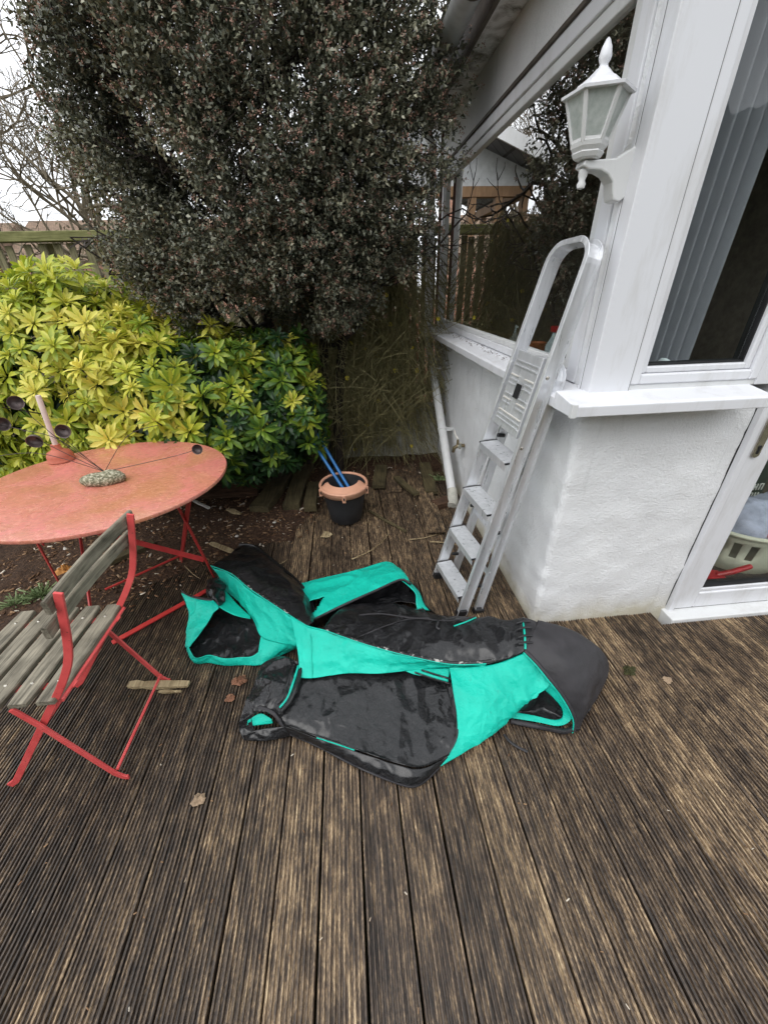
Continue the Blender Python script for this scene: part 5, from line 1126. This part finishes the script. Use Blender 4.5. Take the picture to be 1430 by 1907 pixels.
mounds = [((-1.82, 3.10, .72), (.72, .58, .84)), ((-1.25, 2.98, .64), (.62, .58, .66)), ((-.80, 2.98, .66), (.46, .50, .52)), ((-2.6, 3.1, .66), (.7, .6, .84)), ((-.50, 3.0, .74), (.30, .40, .42))]
spots = []
random.seed(5)
tries = 0
while len(spots) < 760 and tries < 60000:
    tries += 1
    (c, a) = random.choice(mounds); d = Vector(unit(1)[0])
    if d.y > .35: continue
    p = Vector((c[0]+d.x*a[0], c[1]+d.y*a[1], c[2]+d.z*a[2]))*1.0
    p += Vector((random.gauss(0, .05), random.gauss(0, .06), random.gauss(0, .05)))
    if p.z < .36 or p.x > -.22: continue
    inside = False
    for (c2, a2) in mounds:
        q = Vector(((p.x-c2[0])/a2[0], (p.y-c2[1])/a2[1], (p.z-c2[2])/a2[2]))
        if q.length < .86: inside = True
    if inside: continue
    if p.x > -.95 and (random.random() < .3 or noise.noise(p*4.5) < -.12): continue
    if any((p-s_[0]).length < .082 for s_ in spots): continue
    nrm = Vector((d.x/a[0], d.y/a[1], d.z/a[2])).normalized()
    spots.append((p, (nrm+Vector((random.gauss(0, .4), -.2+random.gauss(0, .35), .4+random.gauss(0, .4)))).normalized()))
cvp = Vector((0, 0, CAM_H)); spots.sort(key=lambda s_: (s_[0]-cvp).length-(.6 if -2.05 < s_[0].x else 0))
VV, QQ, AA = [], [], []; nb = 0
def add_stuff(p, nrm, sc, tn):
    global nb
    V, Q, A = random.choice(WH); M3 = np.array(Vector((0, 0, 1)).rotation_difference(nrm).to_matrix() @ Matrix.Rotation(random.uniform(0, 6.3), 3, 'Z'))
    VV.append(V @ M3.T*sc+np.array(p)); QQ.append(Q+nb); AA.append(A+tn); nb += len(V)
for i, (p, nrm) in enumerate(spots):
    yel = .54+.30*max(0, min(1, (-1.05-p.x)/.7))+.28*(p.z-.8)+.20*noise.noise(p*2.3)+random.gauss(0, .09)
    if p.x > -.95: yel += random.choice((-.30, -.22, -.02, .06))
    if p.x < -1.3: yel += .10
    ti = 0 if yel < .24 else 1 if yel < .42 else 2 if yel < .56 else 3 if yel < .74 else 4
    sc = random.uniform(.72, 1.25)
    if i < 300:
        o = bpy.data.objects.new('leaf_whorl', wmesh[random.randrange(7), ti]); col.objects.link(o); o.parent = chy; o.location = p-chy.location
        o.rotation_euler = (Vector((0, 0, 1)).rotation_difference(nrm).to_matrix() @ Matrix.Rotation(random.uniform(0, 6.3), 3, 'Z')).to_euler(); o.scale = (sc, sc, sc)
    else: add_stuff(p, nrm, sc, tones[ti])
for _ in range(950):
    (c, a) = random.choice(mounds); d = Vector(unit(1)[0]); k = random.uniform(.72, .94); p = Vector((c[0]+d.x*a[0]*k, c[1]+d.y*a[1]*k, c[2]+d.z*a[2]*k))
    if p.z < .3 or p.y > 3.3 or p.x > -.2: continue
    add_stuff(p, (Vector(d)+Vector((random.gauss(0, .4), -.2, .3+random.gauss(0, .3)))).normalized(), random.uniform(1.0, 1.4), random.choice((.02, .06, .12, .16, .26)))
fo_ = np_obj('foliage', np.concatenate(VV), np.concatenate(QQ), MT['choisya'], chy, np.concatenate(AA), smooth=True); fo_['kind'] = 'stuff'
sm2 = MB()
for _ in range(90):
    (c, a) = random.choice(mounds); e = Vector((c[0]+random.gauss(0, .4)*a[0], c[1]-abs(random.gauss(0, .5))*a[1], c[2]+random.uniform(-.3, .7)*a[2])); b = Vector((c[0]+random.gauss(0, .12), c[1]+.1, .3)); sm2.tube(crom([b, b.lerp(e, .5)+Vector((0, 0, .08)), e], 6), [.008, .007, .006, .005, .004, .003], 4, cap=False)
obj('stems', sm2, MT['bark'], chy)['kind'] = 'stuff'
# low leafy sprays of the same plant hanging in front of the planter are whorls of the bush above

# --- winter jasmine
jas = thing('winter_jasmine', 'tangle of thin arching green stems with yellow flowers by the fence', 'climber', (.25, 3.7, 0))
random.seed(11); jm = MB(); fl = []
for i in range(2300):
    x = random.uniform(-.34, .50); z = random.uniform(.7, 1.85); y = random.uniform(3.66, 3.9)
    out = random.uniform(.1, .42); dn2 = random.uniform(.3, 1.25); sx = random.gauss(0, .18) if i % 2 else random.gauss(-.08, .45)
    p0 = Vector((x, y, z)); p1 = p0+Vector((sx*.4, -out*.7, .10)); p2 = p0+Vector((sx, -out, -dn2*.45)); p3 = p0+Vector((sx*1.5, -out*random.uniform(.8, 1.1), -dn2))
    p3.z = max(.03, p3.z)
    pts = crom([p0, p1, p2, p3], 8); jm.tube(pts, [.0033-.00025*k for k in range(8)], 3, cap=False)
    for k in (3, 4, 5, 6):
        if random.random() < .3:
            q = pts[k]+Vector((random.gauss(0, .07), random.gauss(-.02, .04), random.gauss(-.02, .07))); jm.tube([pts[k], pts[k].lerp(q, .5)+Vector((0, 0, .01)), q], [.002, .0016, .001], 3, cap=False)
    if random.random() < .04: fl.append(random.choice(pts[2:7]))
for i in range(900):
    x = random.uniform(-.25, .48); y = random.uniform(3.2, 3.7); p0 = Vector((x, y, random.uniform(.3, 1.2))); p3 = p0+Vector((random.gauss(0, .3), random.gauss(0, .1), random.gauss(.1, .3))); jm.tube(crom([p0, p0.lerp(p3, .5)+Vector((0, -.06, .06)), p3], 6), .002, 3, cap=False)
obj('stems', jm, MT['jasmine'], jas)['kind'] = 'stuff'
fm = MB()
for k in range(6):
    a = k*math.pi/3; d = Vector((math.cos(a), math.sin(a), .25)); s_ = Vector((-math.sin(a), math.cos(a), 0)); fm.add([Vector((0, 0, 0)), d*.008+s_*.0055, d*.016, d*.008-s_*.0055], [(0, 1, 2, 3)])
fme = bpy.data.meshes.new('flower'); fme.from_pydata([tuple(v) for v in fm.v], [], fm.f); fme.update(); fme.materials.append(MT['yellow'])
for p in fl:
    o = bpy.data.objects.new('flower', fme); col.objects.link(o); o.parent = jas; o.location = p-jas.location; o.rotation_euler = (random.uniform(.5, 1.9), random.gauss(0, .5), random.gauss(0, .6)); k = random.uniform(1.1, 1.7); o.scale = (k, k, k)

# --- bare tree behind the fence and its neighbours
random.seed(33)
def bare_tree(loc, h_, r, lab, depth=5, L=1.1, lean=(0, 0, 1)):
    t = thing('bare_tree', lab, 'tree', loc); mb = MB(); skeleton(mb, loc, lean, h_, r, 0, .4, wob=.05); 
    top = Vector(loc)+Vector(lean).normalized()*h_
    obj('trunk', mb, MT['barebark'], t, smooth=60); mb = MB()
    for k in range(4): skeleton(mb, Vector(loc).lerp(top, random.uniform(.6, 1)), (random.gauss(0, .8), random.gauss(0, .8), random.uniform(.3, 1)), L, r*.5, depth, .62, .74, .16, None, 6, (2, 4), .2)
    obj('branches', mb, MT['barebark'], t, smooth=60)
bare_tree((-4.9, 6.2, -.1), 2.2, .10, 'bare lichen grey tree at the left edge behind the fence', 5, 1.2, (.05, 0, 1))
bare_tree((-3.6, 7.2, -.1), 1.9, .08, 'crooked bare tree just left of the big shrub behind the fence', 5, 1.1, (.1, 0, 1))
bare_tree((-1.6, 9.5, -.1), 2.2, .09, 'bare tree seen through the gaps of the big shrub', 5, 1.3)
# scrubby hedge mass behind the fence
hv = []; 
NH = 9000; hp_ = np.stack([RNG.uniform(-9, 1.5, NH), RNG.uniform(9, 11, NH), RNG.uniform(-.1, 1, NH)], 1); hp_[:, 2] *= 2.3+.35*np.sin(hp_[:, 0]*2.3); V, Q = leaf_quads(hp_, unit(NH), unit(NH), RNG.uniform(.08, .2, NH), RNG.uniform(.03, .07, NH))
tag(np_obj('hedge', V, Q, leafy('hedge_leaf', [(0, S(74, 66, 50)), (1, S(128, 118, 96))], .8, .2, .1), vals=RNG.uniform(0, 1, NH)), 'brownish scrubby hedge beyond the fence', 'hedge', kind='stuff')

# --- the rest of the garden behind the viewer (it shows in the glass)
hm_ = MB(); vs_ = []; nx, nz = 110, 44
for j in range(nz):
    for i in range(nx):
        t = j/(nz-1); x = -9+18*i/(nx-1); zz = 4.4*math.sin(t*math.pi/2)+.4*noise.noise(Vector((x*.6, 0, 1))); p = Vector((x, -5.3-1.6*t*t, -.1+zz)); q_ = noise.noise(p*1.4)*.35+noise.noise(p*4)*.16+noise.noise(p*11)*.06; vs_.append(p+Vector((0, q_, q_*.6)))
hm_.add(vs_, [(j*nx+i, j*nx+i+1, (j+1)*nx+i+1, (j+1)*nx+i) for j in range(nz-1) for i in range(nx-1)])
tag(obj('tall_hedge', hm_, plain('tall_hedge_leaf', S(58, 66, 46), .8, var=.6, scale=14, bump=.9, bdist=.05), loc=(0, -6, 0)), 'dark hedge mirrored in the glass of the front window', 'hedge', kind='stuff')
# --- weeds
def weed(c, n, r, lab):
    P = np.repeat(np.array([c]), n, 0)+np.stack([RNG.normal(0, r, n), RNG.normal(0, r*.7, n), RNG.uniform(.0, .03, n)], 1); D = unit(n)*.7+np.array([0, 0, .6]); D /= np.linalg.norm(D, axis=1, keepdims=True)
    V, Q = leaf_quads(P, D, unit(n), RNG.uniform(.012, .024, n), RNG.uniform(.006, .011, n)); P0 = np.array(c)+np.array([0, 0, -.01]); V = V.reshape(-1, 4, 3); V[:, 0] = P0; tag(np_obj('weed', V.reshape(-1, 3), Q, MT['weed'], vals=RNG.uniform(0, 1, n), loc=c), lab, 'weed', kind='stuff')
weed(tuple(G(75, 1108, .03)), 160, .05, 'pale grey green weed on the soil behind the chair'); weed(tuple(G(28, 1125, .03)), 90, .05, 'second pale weed on the soil at the left edge')
weed(tuple(G(818, 893, .05)), 60, .035, 'small green weed growing at the foot of the downpipe')
# --- dead leaves on the sill
V, Q, A = [], [], []
NL = 130; yy = RNG.uniform(1.75, 3.3, NL); P = np.stack([RNG.uniform(.79, .845, NL), yy, np.full(NL, 1.156)], 1); D = unit(NL)*np.array([1, 1, .15]); D /= np.linalg.norm(D, axis=1, keepdims=True)
V, Q = leaf_quads(P, D, np.tile([[0, 0, 1.]], (NL, 1))+unit(NL)*.2, RNG.uniform(.008, .02, NL), RNG.uniform(.003, .007, NL))
tag(np_obj('leaf_litter', V, Q, MT['chips'], vals=RNG.uniform(0, .4, NL)), 'brown leaf crumbs on the sill of the side window', 'leaf litter', kind='stuff')
